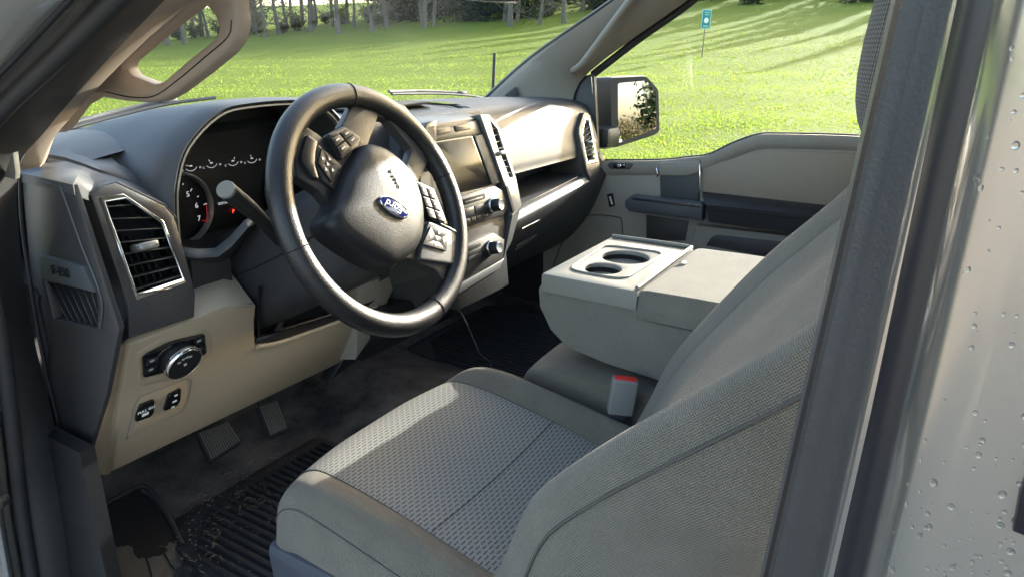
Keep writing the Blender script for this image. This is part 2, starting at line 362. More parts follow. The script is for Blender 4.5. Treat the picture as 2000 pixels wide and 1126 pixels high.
def trimesh(name, tri, mt, parent=None):
    tri = np.asarray(tri, np.float32).reshape(-1, 3); nv = len(tri); me = D.meshes.new(name)
    me.vertices.add(nv); me.vertices.foreach_set('co', tri.reshape(-1)); me.loops.add(nv); me.loops.foreach_set('vertex_index', np.arange(nv, dtype=np.int32))
    me.polygons.add(nv//3); me.polygons.foreach_set('loop_start', np.arange(0, nv, 3, dtype=np.int32)); me.update(calc_edges=True)
    me.materials.append(MAT[mt]); o = D.objects.new(name, me); COL.objects.link(o)
    if parent is not None: o.parent = parent
    return o
def grass():
    N = 230000
    az = np.radians(rng.uniform(14, 102, N)); dd = 3.2*np.exp(rng.uniform(0, 1, N)*math.log(21))
    x = CAMP[0]+dd*np.sin(az); y = CAMP[1]+dd*np.cos(az)
    k = ((x > 1.45) | (y > 3.4)) & (rng.random(N) > np.clip((dd-14)/46, 0, 1)**.7); x, y, dd = x[k], y[k], dd[k]; N = len(x)
    lump = (np.sin(x*1.7+np.sin(y*2.3))*np.sin(y*1.9+np.sin(x*1.3))+1)*.5
    h = (.018+.024*rng.random(N))*(1+dd/45)*(.6+.7*lump); wd = .007*(1+dd/7)*(.6+.8*rng.random(N)); a = rng.uniform(0, math.pi, N)
    z = tz(x, y)-.01; lx, ly = rng.normal(0, .5, N)*h, rng.normal(0, .5, N)*h
    p0 = np.stack([x-np.cos(a)*wd, y-np.sin(a)*wd, z], 1); p1 = np.stack([x+np.cos(a)*wd, y+np.sin(a)*wd, z], 1); p2 = np.stack([x+lx, y+ly, z+h], 1)
    o = trimesh('grass', np.stack([p0, p1, p2], 1), 'grass_blade'); tag(o, 'short green meadow grass around the truck', 'grass', None, 'stuff')
grass()
def limb(tris, p0, p1, r0, r1, n=5):
    p0, p1 = np.array(p0), np.array(p1); e1, e2, e3 = basis(p1-p0); a = np.linspace(0, 2*math.pi, n+1)
    c = np.cos(a)[:, None]*e1+np.sin(a)[:, None]*e2; A = p0+c*r0; B = p1+c*r1
    for j in range(n): tris += [[A[j], A[j+1], B[j+1]], [A[j], B[j+1], B[j]]]
def leaves(P, s, rg):
    P = np.array(P); N = len(P); a = rg.normal(size=(N, 3)); a /= np.linalg.norm(a, axis=1)[:, None]; b = np.cross(a, rg.normal(size=(N, 3))); b /= np.linalg.norm(b, axis=1)[:, None]
    s = s*rg.uniform(.5, 1.3, N)[:, None]
    q = [P-a*s, P+b*s*.5, P+a*s, P-b*s*.5]
    return np.concatenate([np.stack([q[0], q[1], q[2]], 1), np.stack([q[0], q[2], q[3]], 1)])
def bare_tree(seed, hgt, leafn=900, lm='leaf_olive'):
    rg = np.random.default_rng(seed); tr = []; tips = []
    r = .0095*hgt; P = [V(0, 0, -.2)]; k = 8
    for i in range(k): P.append(P[-1]+V(rg.normal(0, .16), rg.normal(0, .16), (hgt+.2)/k))
    R_ = [r*(1-.85*i/k) for i in range(k+1)]; R_[0] = r*1.4
    for i in range(k): limb(tr, P[i], P[i+1], R_[i], R_[i+1], 7)
    for j in range(64):
        t = rg.uniform(.03, .98); i = min(int(t*k), k-1); q = P[i]+(P[i+1]-P[i])*(t*k-i); L = rg.uniform(.10, .25)*hgt*(1.1-t*.7)*(.55 if t < .25 else 1); a = rg.uniform(0, 2*math.pi)
        d = V(math.cos(a), math.sin(a), rg.uniform(.1, 1.0)); d /= np.linalg.norm(d); br = R_[i]*rg.uniform(.16, .34)
        e = q+d*L*.55; f = e+(d+V(0, 0, .35)+rg.normal(0, .2, 3))*L*.5
        limb(tr, q, e, br, br*.6, 4); limb(tr, e, f, br*.6, br*.2, 3); tips += [f, e]
        for s in range(5):
            u = q+(e-q)*rg.uniform(.3, 1); v = u+(d+rg.normal(0, .6, 3))*L*rg.uniform(.2, .5); limb(tr, u, v, br*.3, br*.1, 3); tips.append(v)
    pts = np.array(tips)[rg.integers(0, len(tips), leafn)]+rg.normal(0, .45, (leafn, 3))
    return tr, leaves(pts, .13, rg)
def conifer(seed, hgt):
    rg = np.random.default_rng(seed); tr = []; pts = []
    limb(tr, (0, 0, -.2), (0, 0, hgt*.5), .016*hgt, .009*hgt, 7); limb(tr, (0, 0, hgt*.5), (0, 0, hgt), .009*hgt, .01, 6)
    z = .4
    while z < hgt*.985:
        R_ = (hgt-z)*.21*rg.uniform(.8, 1.15)
        for j in range(7):
            a = rg.uniform(0, 2*math.pi); d = V(math.cos(a), math.sin(a), -.18); e = V(0, 0, z)+d*R_*rg.uniform(.7, 1.1); limb(tr, (0, 0, z), e, .03, .008, 3)
            m_ = max(4, int(R_*9))
            for s in rg.uniform(.2, 1, m_): pts.append(V(0, 0, z)+(e-V(0, 0, z))*s+rg.normal(0, .16, 3)*V(1, 1, .6)-V(0, 0, .1*s))
        z += .42
    return tr, leaves(pts, .26, rg)
def shrub(seed, hgt, rx):
    rg = np.random.default_rng(seed); tr = []; pts = []
    for j in range(14):
        a = rg.uniform(0, 2*math.pi); e = V(math.cos(a)*rx*rg.uniform(.2, .9), math.sin(a)*rx*rg.uniform(.2, .9), hgt*rg.uniform(.6, 1)); limb(tr, (0, 0, -.1), e, .03, .008, 4)
        for s in rg.uniform(.2, 1, 60): pts.append(e*s+rg.normal(0, .22, 3))
    return tr, leaves(pts, .13, rg)
PROT = {}
def proto(key, build, names, mats):
    tr, lf = build; a = trimesh(names[0], tr, mats[0]); b = trimesh(names[1], lf, mats[1]); PROT[key] = (a, b, [False])
def place(key, name, x, y, s, label, cat, group):
    a, b, used = PROT[key]; e = emp(name, None, (x, y, float(tz(x, y)))); e.rotation_euler = (0, 0, random.uniform(0, 6.28)); e.scale = (s, s, s)
    for p in (a, b):
        c = p
        if used[0]: c = p.copy(); COL.objects.link(c)
        c.parent = e
    used[0] = True; tag(e, label, cat, group); return e
for i in range(5): proto('bare%d' % i, bare_tree(20+i, 16+2*i, 700), ('trunk', 'crown'), ('bark', 'leaf_olive'))
for i in range(3): proto('fir%d' % i, conifer(50+i, 15+3*i), ('trunk', 'crown'), ('bark', 'leaf_dark'))
for i in range(2): proto('shrub%d' % i, shrub(70+i, 1.6, 1.2), ('stem', 'foliage'), ('bark', 'leaf_olive'))
for i in range(2): proto('brown%d' % i, shrub(80+i, 2.4, 1.6), ('stem', 'foliage'), ('bark', 'leaf_brown'))
def pol(az, d): return CAMP[0]+d*math.sin(rad(az)), CAMP[1]+d*math.cos(rad(az))
rn = random.Random(5)
for i in range(84):
    az = 18+46*i/83+rn.uniform(-.5, .5); d = rn.uniform(66, 90); x, y = pol(az, d)
    place('bare%d' % rn.randrange(5), 'bare_tree', x, y, rn.uniform(.75, 1.15), 'tall bare tree with thin branches along the far edge of the meadow', 'tree', 'bare trees along the far edge of the meadow')
for i in range(60):
    az = 50+50*i/59+rn.uniform(-.4, .4); d = rn.uniform(74, 92); x, y = pol(az, d)
    place('fir%d' % rn.randrange(3), 'fir_tree', x, y, rn.uniform(.8, 1.2) if az < 60 else rn.uniform(.36, .52), 'dark evergreen tree at the top of the grassy slope', 'tree', 'dark evergreens at the top of the slope')
for i in range(30):
    az = 20+42*i/29+rn.uniform(-.5, .5); x, y = pol(az, rn.uniform(72, 88))
    place('shrub%d' % rn.randrange(2), 'shrub', x, y, rn.uniform(.6, 1.3), 'low leafy shrub under the bare trees', 'shrub', 'shrubs under the bare trees')
for i, (x, y, s) in enumerate([(-4, -46, 1.0), (3.5, -50, .9), (7, -44, .75), (10, -58, 1.2), (14, -52, .9), (-10, -55, 1.1)]):
    place('fir%d' % (i % 3), 'fir_tree', x, y, s*.8, 'dark evergreen tree behind the truck, seen in the door mirror', 'tree', 'evergreens behind the truck')
for i in range(14):
    place('brown%d' % (i % 2), 'brown_bush', -14+3*i+rn.uniform(-1, 1), -36+rn.uniform(-3, 3), rn.uniform(.8, 1.2), 'brown bush behind the truck, seen in the door mirror', 'bush', 'brown bushes behind the truck')
# park sign on the slope
x, y = pol(73.5, 38.0); gz = float(tz(x, y))
sg = emp('park_sign', None, (x, y, gz)); tag(sg, 'small teal sign with white round emblem on thin post in the meadow', 'sign')
sg.rotation_euler = (rad(2), 0, rad(-40))
lathe('post', [(.022, -.1), (.022, 2.2), (.0001, 2.2)], (0, 0, 0), (0, 0, 1), 'sign_post', sg, 8)
pq = [(-.26, -.03, 1.36), (.26, -.03, 1.36), (.26, -.03, 2.24), (-.26, -.03, 2.24)]
pn = plate('panel', pq, (0, .012, 0), 'sign_rim', sg, bev=.002, round_=.03); 
plate('face', [(-.22, -.034, 1.40), (.22, -.034, 1.40), (.22, -.034, 2.20), (-.22, -.034, 2.20)], (0, .004, 0), 'sign_teal', pn, bev=.001, round_=.02)
lathe('emblem', [(.13, 0), (.13, .003), (.0001, .003)], (0, -.036, 1.74), (0, -1, 0), 'white_print', pn, 20)
for k, (zz, ww) in enumerate(((2.10, .14), (2.00, .11))): box('lettering', (0, -.036, zz), (ww*2, .003, .05), 'sign_rim', pn, 0)
box('lettering', (0, -.036, 1.48), (.3, .003, .06), 'sign_rim', pn, 0)
# ================================================================== THE TRUCK (truck space: origin at steering wheel centre, +x right, +y forward)
# ---------------- steering wheel
TL = rad(22.616); WO = V(-.433, 0, 0); WN = V(0, -math.cos(TL), math.sin(TL)); WV = V(0, math.sin(TL), math.cos(TL)); WX = V(1, 0, 0); AL = rad(141)
WA = math.cos(AL)*WX+math.sin(AL)*WV; WB = -math.sin(AL)*WX+math.cos(AL)*WV
def W(u, v, h=0): return UPL(u, v, WO+WN*h, WN)
a = np.linspace(0, 2*math.pi, 96, endpoint=False); bb = np.linspace(0, 2*math.pi, 18, endpoint=False)
RM = .1755
def rimr(t): return .0170+.0022*math.exp(-((math.degrees(t)-320) % 360 if False else 0)**2)*0
Gr = [[WO+(RM+.0178*math.cos(q))*(math.cos(t)*WX+math.sin(t)*WV)+WN*.0165*math.sin(q) for q in bb] for t in a]
wheel = grid('steering_wheel', Gr, 'leather_wheel', T, closed_i=True, closed_j=True, smooth=180)
tag(wheel, 'black leather steering wheel turned far round')
for dg in (84, 9, 187, 284):
    t = rad(dg); c = WO+RM*(math.cos(t)*WX+math.sin(t)*WV); er = math.cos(t)*WX+math.sin(t)*WV; et = -math.sin(t)*WX+math.cos(t)*WV
    q = np.linspace(0, 2*math.pi, 25)[:-1]
    tube('leather_seam', [c+er*.0179*math.cos(s)+WN*.0166*math.sin(s) for s in q], .0010, 'void_black', wheel, k=1, n=5, closed=True)
# stitching along the inner side of the rim
it = []
for t in np.radians(np.concatenate([np.arange(-73, 28, 1.55), np.arange(196, 275, 1.8), np.arange(30, 82, 1.8)])):
    er = math.cos(t)*WX+math.sin(t)*WV; et = -math.sin(t)*WX+math.cos(t)*WV; c = WO+er*(RM-.0166)+WN*.008
    d = et*.0014+WN*.0014; s = er*.0005
    it.append(([c-d-s, c+d-s, c+d+s-er*.0008, c-d+s-er*.0008], [(0, 1, 2, 3)]))
joinmesh('stitching', it, 'thread', wheel)
hubp = [(710, 283), (744, 289), (781, 317), (805, 350), (821, 400), (822, 453), (808, 490), (772, 517), (742, 519), (688, 490), (642, 455), (632, 430), (650, 397), (668, 347), (692, 303)]
hub2 = cr1([W(*q, .012) for q in hubp], 4, True); hc = hub2.mean(0)
rings = []
for s, h in ((1.0, -.03), (1.0, -.004), (.985, .004), (.95, .0095), (.88, .0145), (.75, .0180), (.55, .0205), (.3, .0217), (.02, .022)):
    rings.append(hc+(hub2-hc)*s+WN*h)
hub = loft('airbag_cover', rings, 'hub_vinyl', wheel, smooth=60)
# crease shoulders of the cover are given by spokes below; emblem
ec = W(759, 409, .024); ex = W(787, 425, .024)-W(731, 393, .024); ex /= np.linalg.norm(ex); ey = np.cross(WN, ex)
ell = lambda ra, rb, h: [ec+ex*ra*math.cos(t)+ey*rb*math.sin(t)+WN*h for t in np.linspace(0, 2*math.pi, 36, endpoint=False)]
def ring_(rs): return [ell(*r) for r in rs]
EMR = .0265, .0108
loft('emblem_rim', caps=False, rings=ring_([(EMR[0]+.003, EMR[1]+.003, .004), (EMR[0]+.0025, EMR[1]+.0025, .0125), (EMR[0]+.001, EMR[1]+.001, .0135), (EMR[0], EMR[1], .0125)]), mt='chrome', parent=wheel, smooth=30)
loft('emblem', ring_([(EMR[0], EMR[1], .012), (EMR[0]*.6, EMR[1]*.6, .0132), (.0001, .0001, .0135)]), 'blue_enamel', wheel, smooth=60)
text('emblem_script', 'Ford', .0175, ec+WN*.0138, -ex, -ey, 'white_print', wheel, .0004, .35)
0 and loft('emblem_line', caps=False, rings=ring_([(EMR[0]*.92, EMR[1]*.90, .0128), (EMR[0]*.89, EMR[1]*.87, .0131), (EMR[0]*.86, EMR[1]*.83, .0131)]), mt='chrome', parent=wheel, smooth=30)
lc = W(770, 350, .0335); text('airbag_lettering', 'AIRBAG', .0090, lc, W(776, 366, .034)-W(765, 343, .034), W(764, 360, .034)-W(776, 350, .034), 'void_black', wheel)
def wplate(name, pts, h, d, mt, bev=.0025, rr=.004): return plate(name, [W(*p, h) for p in pts], -WN*d, mt, wheel, bev=bev, round_=rr)
wplate('spoke', [(690, 485), (735, 514), (798, 505), (852, 528), (872, 556), (906, 545), (912, 470), (898, 450), (838, 428), (800, 440), (760, 480)], .0015, .018, 'black_plastic')
wplate('spoke', [(735, 190), (790, 205), (846, 272), (878, 345), (866, 345), (838, 312), (815, 362), (790, 332), (806, 292), (758, 232), (738, 228)], .0010, .018, 'charcoal_brown')
wplate('spoke', [(700, 186), (741, 190), (738, 232), (716, 292), (697, 300), (686, 262), (668, 246)], .0020, .018, 'charcoal_brown')
wplate('spoke', [(597, 246), (622, 262), (668, 300), (700, 285), (690, 340), (650, 405), (622, 372), (580, 345), (576, 300)], .0005, .018, 'black_plastic')
wplate('spoke_trim', [(601, 262), (622, 276), (617, 300), (617, 325), (625, 352), (612, 346), (590, 315), (590, 300)], .008, .010, 'trim_dark')
wplate('button_pod', [(620, 280), (672, 326), (655, 372), (630, 352), (615, 318)], .007, .010, 'black_plastic')
wplate('button_pod', [(640, 262), (672, 246), (706, 268), (700, 288), (668, 312)], .009, .012, 'black_plastic')
wplate('button_pod', [(812, 352), (848, 368), (878, 442), (840, 428), (826, 404)], .007, .010, 'black_plastic')
wplate('button_pod', [(838, 432), (896, 456), (902, 466), (893, 517), (820, 506), (826, 470)], .009, .012, 'charcoal')
def keyrow(quad, nx, ny, h, gap=.10, mt='button_black', legend=True):
    A, B, C, D_ = [W(*q, h) for q in quad]
    at = lambda s, t: (A*(1-s)+B*s)*(1-t)+(D_*(1-s)+C*s)*t
    for i in range(nx):
        for j in range(ny):
            s0, s1, t0, t1 = (i+gap/2)/nx, (i+1-gap/2)/nx, (j+gap/2)/ny, (j+1-gap/2)/ny
            plate('button', [at(s0, t0), at(s1, t0), at(s1, t1), at(s0, t1)], -WN*.004, mt, wheel, bev=.0012, round_=.002)
            if legend:
                sm, tm = (s0+s1)/2, (t0+t1)/2; ds, dt = .17/nx, .07/ny
                plate('button_mark', [p+WN*.0004 for p in (at(sm-ds, tm-dt), at(sm+ds, tm-dt), at(sm+ds, tm+dt), at(sm-ds, tm+dt))], -WN*.0003, 'white_print', wheel, bev=0)
keyrow([(645, 270), (680, 250), (704, 270), (667, 306)], 2, 2, .012)
keyrow([(818, 360), (845, 369), (872, 436), (837, 424)], 2, 3, .010)
def fiveway(quad, h):
    A, B, C, D_ = [W(*q, h) for q in quad]; at = lambda s, t: (A*(1-s)+B*s)*(1-t)+(D_*(1-s)+C*s)*t
    I = (.34, .66)
    for q, mk_ in (([(0, 0), (1, 0), (I[1], I[0]), (I[0], I[0])], (.5, .17)), ([(1, 0), (1, 1), (I[1], I[1]), (I[1], I[0])], (.83, .5)), ([(1, 1), (0, 1), (I[0], I[1]), (I[1], I[1])], (.5, .83)), ([(0, 1), (0, 0), (I[0], I[0]), (I[0], I[1])], (.17, .5)), ([(I[0], I[0]), (I[1], I[0]), (I[1], I[1]), (I[0], I[1])], (.5, .5))):
        plate('button', [at(*p) for p in q], -WN*.004, 'button_black', wheel, bev=.0006)
        s, t = mk_; plate('button_mark', [at(s-.09, t-.07)+WN*.0005, at(s+.09, t-.07)+WN*.0005, at(s, t+.09)+WN*.0005], -WN*.0003, 'white_print', wheel, bev=0)
fiveway([(842, 442), (876, 457), (872, 490), (826, 477)], .012)
fiveway([(629, 290), (661, 322), (648, 356), (621, 318)], .010)
tube('spoke_edge', [W(860, 438, .008), W(896, 456, .008), W(901, 468, .008), W(893, 514, .008)], .0022, 'satin_silver', wheel, k=3, n=6)

def ribbon(name, lines, mt, parent, k=4, **kw):
    L = [cr1(l, k) for l in lines]; return grid(name, L, mt, parent, **kw)
# ---------------- steering column, stalk
ax = -WN
def colring(s, w, h, dz=0, p=3.2): 
    c = WO+ax*s+V(0, 0, dz); out = []
    for t in np.linspace(0, 2*math.pi, 28, endpoint=False):
        ct, st = math.cos(t), math.sin(t); out.append(c+WX*w*np.sign(ct)*abs(ct)**(2/p)+WV*h*np.sign(st)*abs(st)**(2/p))
    return out
col = loft('steering_column', [colring(.012, .055, .055), colring(.016, .075, .075), colring(.05, .082, .082, -.012), (colring(.13, .092, .085, -.02)), colring(.30, .098, .088, -.035)], 'column_black', T, smooth=40)
tube('shroud_seam', [p for p in [WO+ax*.03+V(-.083, 0, -.004), WO+ax*.09+V(-.0905, 0, -.012), WO+ax*.16+V(-.0950, 0, -.02), WO+ax*.25+V(-.0975, 0, -.024)]], .0012, 'void_black', col, k=3, n=5)
s0, s1 = U(540, 462, x=-.53), U(443, 372, x=-.645)
stalk = tube('turn_signal_stalk', [s0+(s0-s1)*.25, s0, s0+(s1-s0)*.35+V(0, 0, .004), s0+(s1-s0)*.62+V(0, 0, .004), s1], [.009, .0098, .0100, .0118, .0122], 'black_plastic', T, k=6, n=18)
dd = (s1-s0)/np.linalg.norm(s1-s0)
lathe('stalk_cap', [(.0122, 0), (.0124, .002), (.0118, .0042), (.010, .0047), (.0001, .0049)], s1, dd, 'grey_plastic', stalk, 28)
lathe('stalk_ring', [(.0121, 0), (.0123, .0012)], s0+(s1-s0)*.60+V(0, 0, .004), dd, 'void_black', stalk, 24)

# ---------------- dashboard skin
xs = [-.80, -.72, -.60, -.433, -.26, -.15, 0, .15, .22, .40, .60, .72, .80]
def prof(x):
    cz = .018*(1-(x/.8)**2); lo = -.155+.045*max(0, (x-.2)/.55)
    if x > .18: return [(.66, .070+cz), (.50, .088+cz), (.36, .093+cz), (.28, .088+cz), (.235, .072+cz), (.212, .035), (.196, -.020), (.190, -.052), (.198, -.066), (.290, -.070), (.300, -.110), (.292, lo+.010), (.180, lo+.004), (.160, lo-.008), (.158, lo-.030), (.205, -.255), (.275, -.345), (.330, -.385)]
    if x > -.2: return [(.66, .072+cz), (.50, .088+cz), (.36, .090+cz), (.28, .084+cz), (.235, .076+cz), (.225, .04), (.215, -.02), (.21, -.05), (.21, -.066), (.21, -.08), (.21, -.11), (.21, -.14), (.21, -.17), (.21, -.18), (.21, -.20), (.24, -.26), (.275, -.345), (.33, -.385)]
    hz = math.exp(-((x-.433*-1)/.24)**4)
    return [(.66, .070+cz), (.50, .086+cz+.006*hz), (.40, .086+cz+.018*hz), (.34, .078+cz+.02*hz), (.30, .066+cz+.02*hz), (.27, .05), (.26, .0), (.25, -.05), (.25, -.066), (.25, -.08), (.25, -.10), (.25, -.13), (.25, -.15), (.25, -.17), (.26, -.19), (.28, -.25), (.31, -.33), (.34, -.385)]
Gd = np.array([[(x, y, z) for y, z in prof(x)] for x in xs])
def dup_cr(G, ki, kj): A = cr1(G, ki); B = np.swapaxes(cr1(np.swapaxes(A, 0, 1), kj), 0, 1); return B
Gl = np.array([[(x, y, z) for y, z in prof(x)] for x in [-.785, -.72, -.60, -.433, -.30, -.205]])
Gm = np.array([[(x, y, z) for y, z in prof(x)] for x in [-.205, -.10, 0, .10, .19]]) ; Gm[0] = [(-.205, y, z) for y, z in prof(-.19)]; Gm[-1] = [(.19, y, z) for y, z in prof(.17)]
Gp = np.array([[(x, y, z) for y, z in prof(x)] for x in [.185, .26, .40, .55, .68, .745, .785]])
dash = grid('dashboard', dup_cr(Gp, 4, 4), 'charcoal', T, smooth=38); tag(dash, 'charcoal moulded dashboard with a storage shelf on the passenger side')
dm = grid('dash_centre', dup_cr(Gm, 3, 4), 'charcoal', dash, smooth=38)
# left part keeps only its top; knee panel and cluster fill the rest
grid('dash_top', dup_cr(Gl[:, :5], 5, 5), 'charcoal', dash, smooth=38)
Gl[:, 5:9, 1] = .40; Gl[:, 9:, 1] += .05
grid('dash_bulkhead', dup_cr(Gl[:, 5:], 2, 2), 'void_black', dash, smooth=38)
tube('shelf_edge', [V(x, .178, -.155+.045*max(0, (x-.2)/.55)+.0045) for x in (.19, .4, .55, .7)], .002, 'gloss_black', dash, k=3, n=6)
plate('speaker_grille', [V(-.16, .30, .115), V(.10, .30, .1165), V(.13, .40, .115), V(-.16, .42, .113)], (0, 0, -.004), 'void_black', dash, bev=.001, round_=.02)
tube('dash_seam', [V(.165, .245, .094), V(.150, .30, .107), V(.08, .44, .110), V(-.2, .48, .108), V(-.3, .46, .103)], .0022, 'void_black', dash, k=6, n=6)
# glove box lid lines and latch
gb = lambda u, v: U(u, v, y=.185)
tube('glove_box_latch', [U(1019, 447, y=.150), U(1054, 430, y=.150)], .0024, 'stack_grey', dash, k=2, n=6)
plate('glove_box_label', [U(1010, 480, y=.172), U(1048, 458, y=.172), U(1034, 474, y=.172), U(1008, 490, y=.174)], (0, .004, 0), 'stack_grey', dash, bev=.001)

# ---------------- air vents
VO = V(-.729, .165, -.085); VE1 = V(1, 0, 0); VE2 = V(0, .0367, .131); VE2 /= np.linalg.norm(VE2); VNn = np.cross(VE1, VE2)   # faces the seats
if VNn[1] > 0: VNn = -VNn
def outer_vent(sgn, label):
    F = (lambda p: p) if sgn < 0 else mirx
    vp = lambda u, v, h=0: F(UPL(u, v, VO+VNn*h, VNn)); nv = F(VNn)
    front = [(177, 381), (200, 364), (228, 357), (322, 402), (341, 424), (382, 570), (380, 618), (252, 660), (251, 598)]
    hole = [(201, 389), (244, 383), (318, 433), (361, 548), (268, 579)]
    fr = [vp(*p) for p in front]; ce = sum(fr)/len(fr)
    # housing: chamfered sides running forward
    v_ = plate('air_vent', fr, -nv*.012, 'charcoal_brown', T, holes=[[vp(*p) for p in hole]], bev=.002, hdepth=.05)
    tag(v_, label)
    back1 = [p-nv*.010 for p in fr]; back2 = [ce+(p-ce)*1.16-nv*.045 for p in fr]; back3 = [ce+(p-ce)*1.16-nv*.11 for p in fr]
    loft('housing', [[p-nv*.0105+ (p-ce)*.004 for p in fr], back2, back3], 'charcoal_brown', v_, caps=False, smooth=25)
    hp = [vp(*p, .001) for p in hole]; hcn = sum(hp)/5
    plate('bezel', [hcn+(p-hcn)*1.055 for p in hp], -nv*.014, 'chrome', v_, holes=[[hcn+(p-hcn)*.925 for p in hp]], bev=.0012, hdepth=.03)
    plate('duct', [p-nv*.042 for p in hp], -nv*.003, 'void_black', v_, bev=0)
    # slats, clipped by the outline
    lx = lambda v: vp(200+(267-200)*(v-386)/196, v)
    for k in range(8):
        z0 = (k+.55)/8.2
        pl = hp[0]*(1-z0)+hp[4]*z0
        if z0 < .24: pr = hp[1]*(1-z0/.24)+hp[2]*(z0/.24)
        else: q = (z0-.24)/.76; pr = hp[2]*(1-q)+hp[3]*q
        pr = pr; mid = (pl+pr)/2-nv*.012; L = np.linalg.norm(pr-pl)*.97; e1 = (pr-pl)/np.linalg.norm(pr-pl)
        upv = F(VE2); upv = upv-e1*(e1@upv); upv /= np.linalg.norm(upv); e2 = -nv-e1*(e1@-nv); e2 = e2/np.linalg.norm(e2)
        e2 = e2*math.cos(.12)+upv*math.sin(.12); e3 = np.cross(e1, e2)
        box('slat', mid, (L, .020, .0022), 'black_plastic', v_, .0008, fromaxes(e1, e2, e3), 1)
    for k in range(5):
        t = .2+.15*k; p0 = hp[0]*(1-t)+hp[1]*t if t < .9 else hp[1]; a_ = hp[0]*(.82)+hp[4]*.18+(hp[2]-hp[0])*t*.9; b_ = hp[4]+(hp[3]-hp[4])*t
        mid = (a_+b_)/2-nv*.032; e1 = (b_-a_)/np.linalg.norm(b_-a_); e3 = np.cross(e1, -nv); box('vane', mid, (np.linalg.norm(b_-a_)*.8, .012, .0016), 'black_plastic', v_, 0, fromaxes(e1, -nv, e3), 1)
    mid = hp[0]*.30+hp[4]*.26+hp[2]*.24+hp[3]*.20+nv*.002; e1 = F(VE1)
    box('thumb_tab', mid, (.028, .026, .011), 'satin_silver', v_, .003, fromaxes(V(1, 0, 0), -nv, np.cross(V(1, 0, 0), -nv)), 2)
    return v_
outer_vent(-1, 'tall chrome-rimmed air vent at the driver end of the dashboard')
outer_vent(1, 'tall chrome-rimmed air vent at the passenger end of the dashboard')

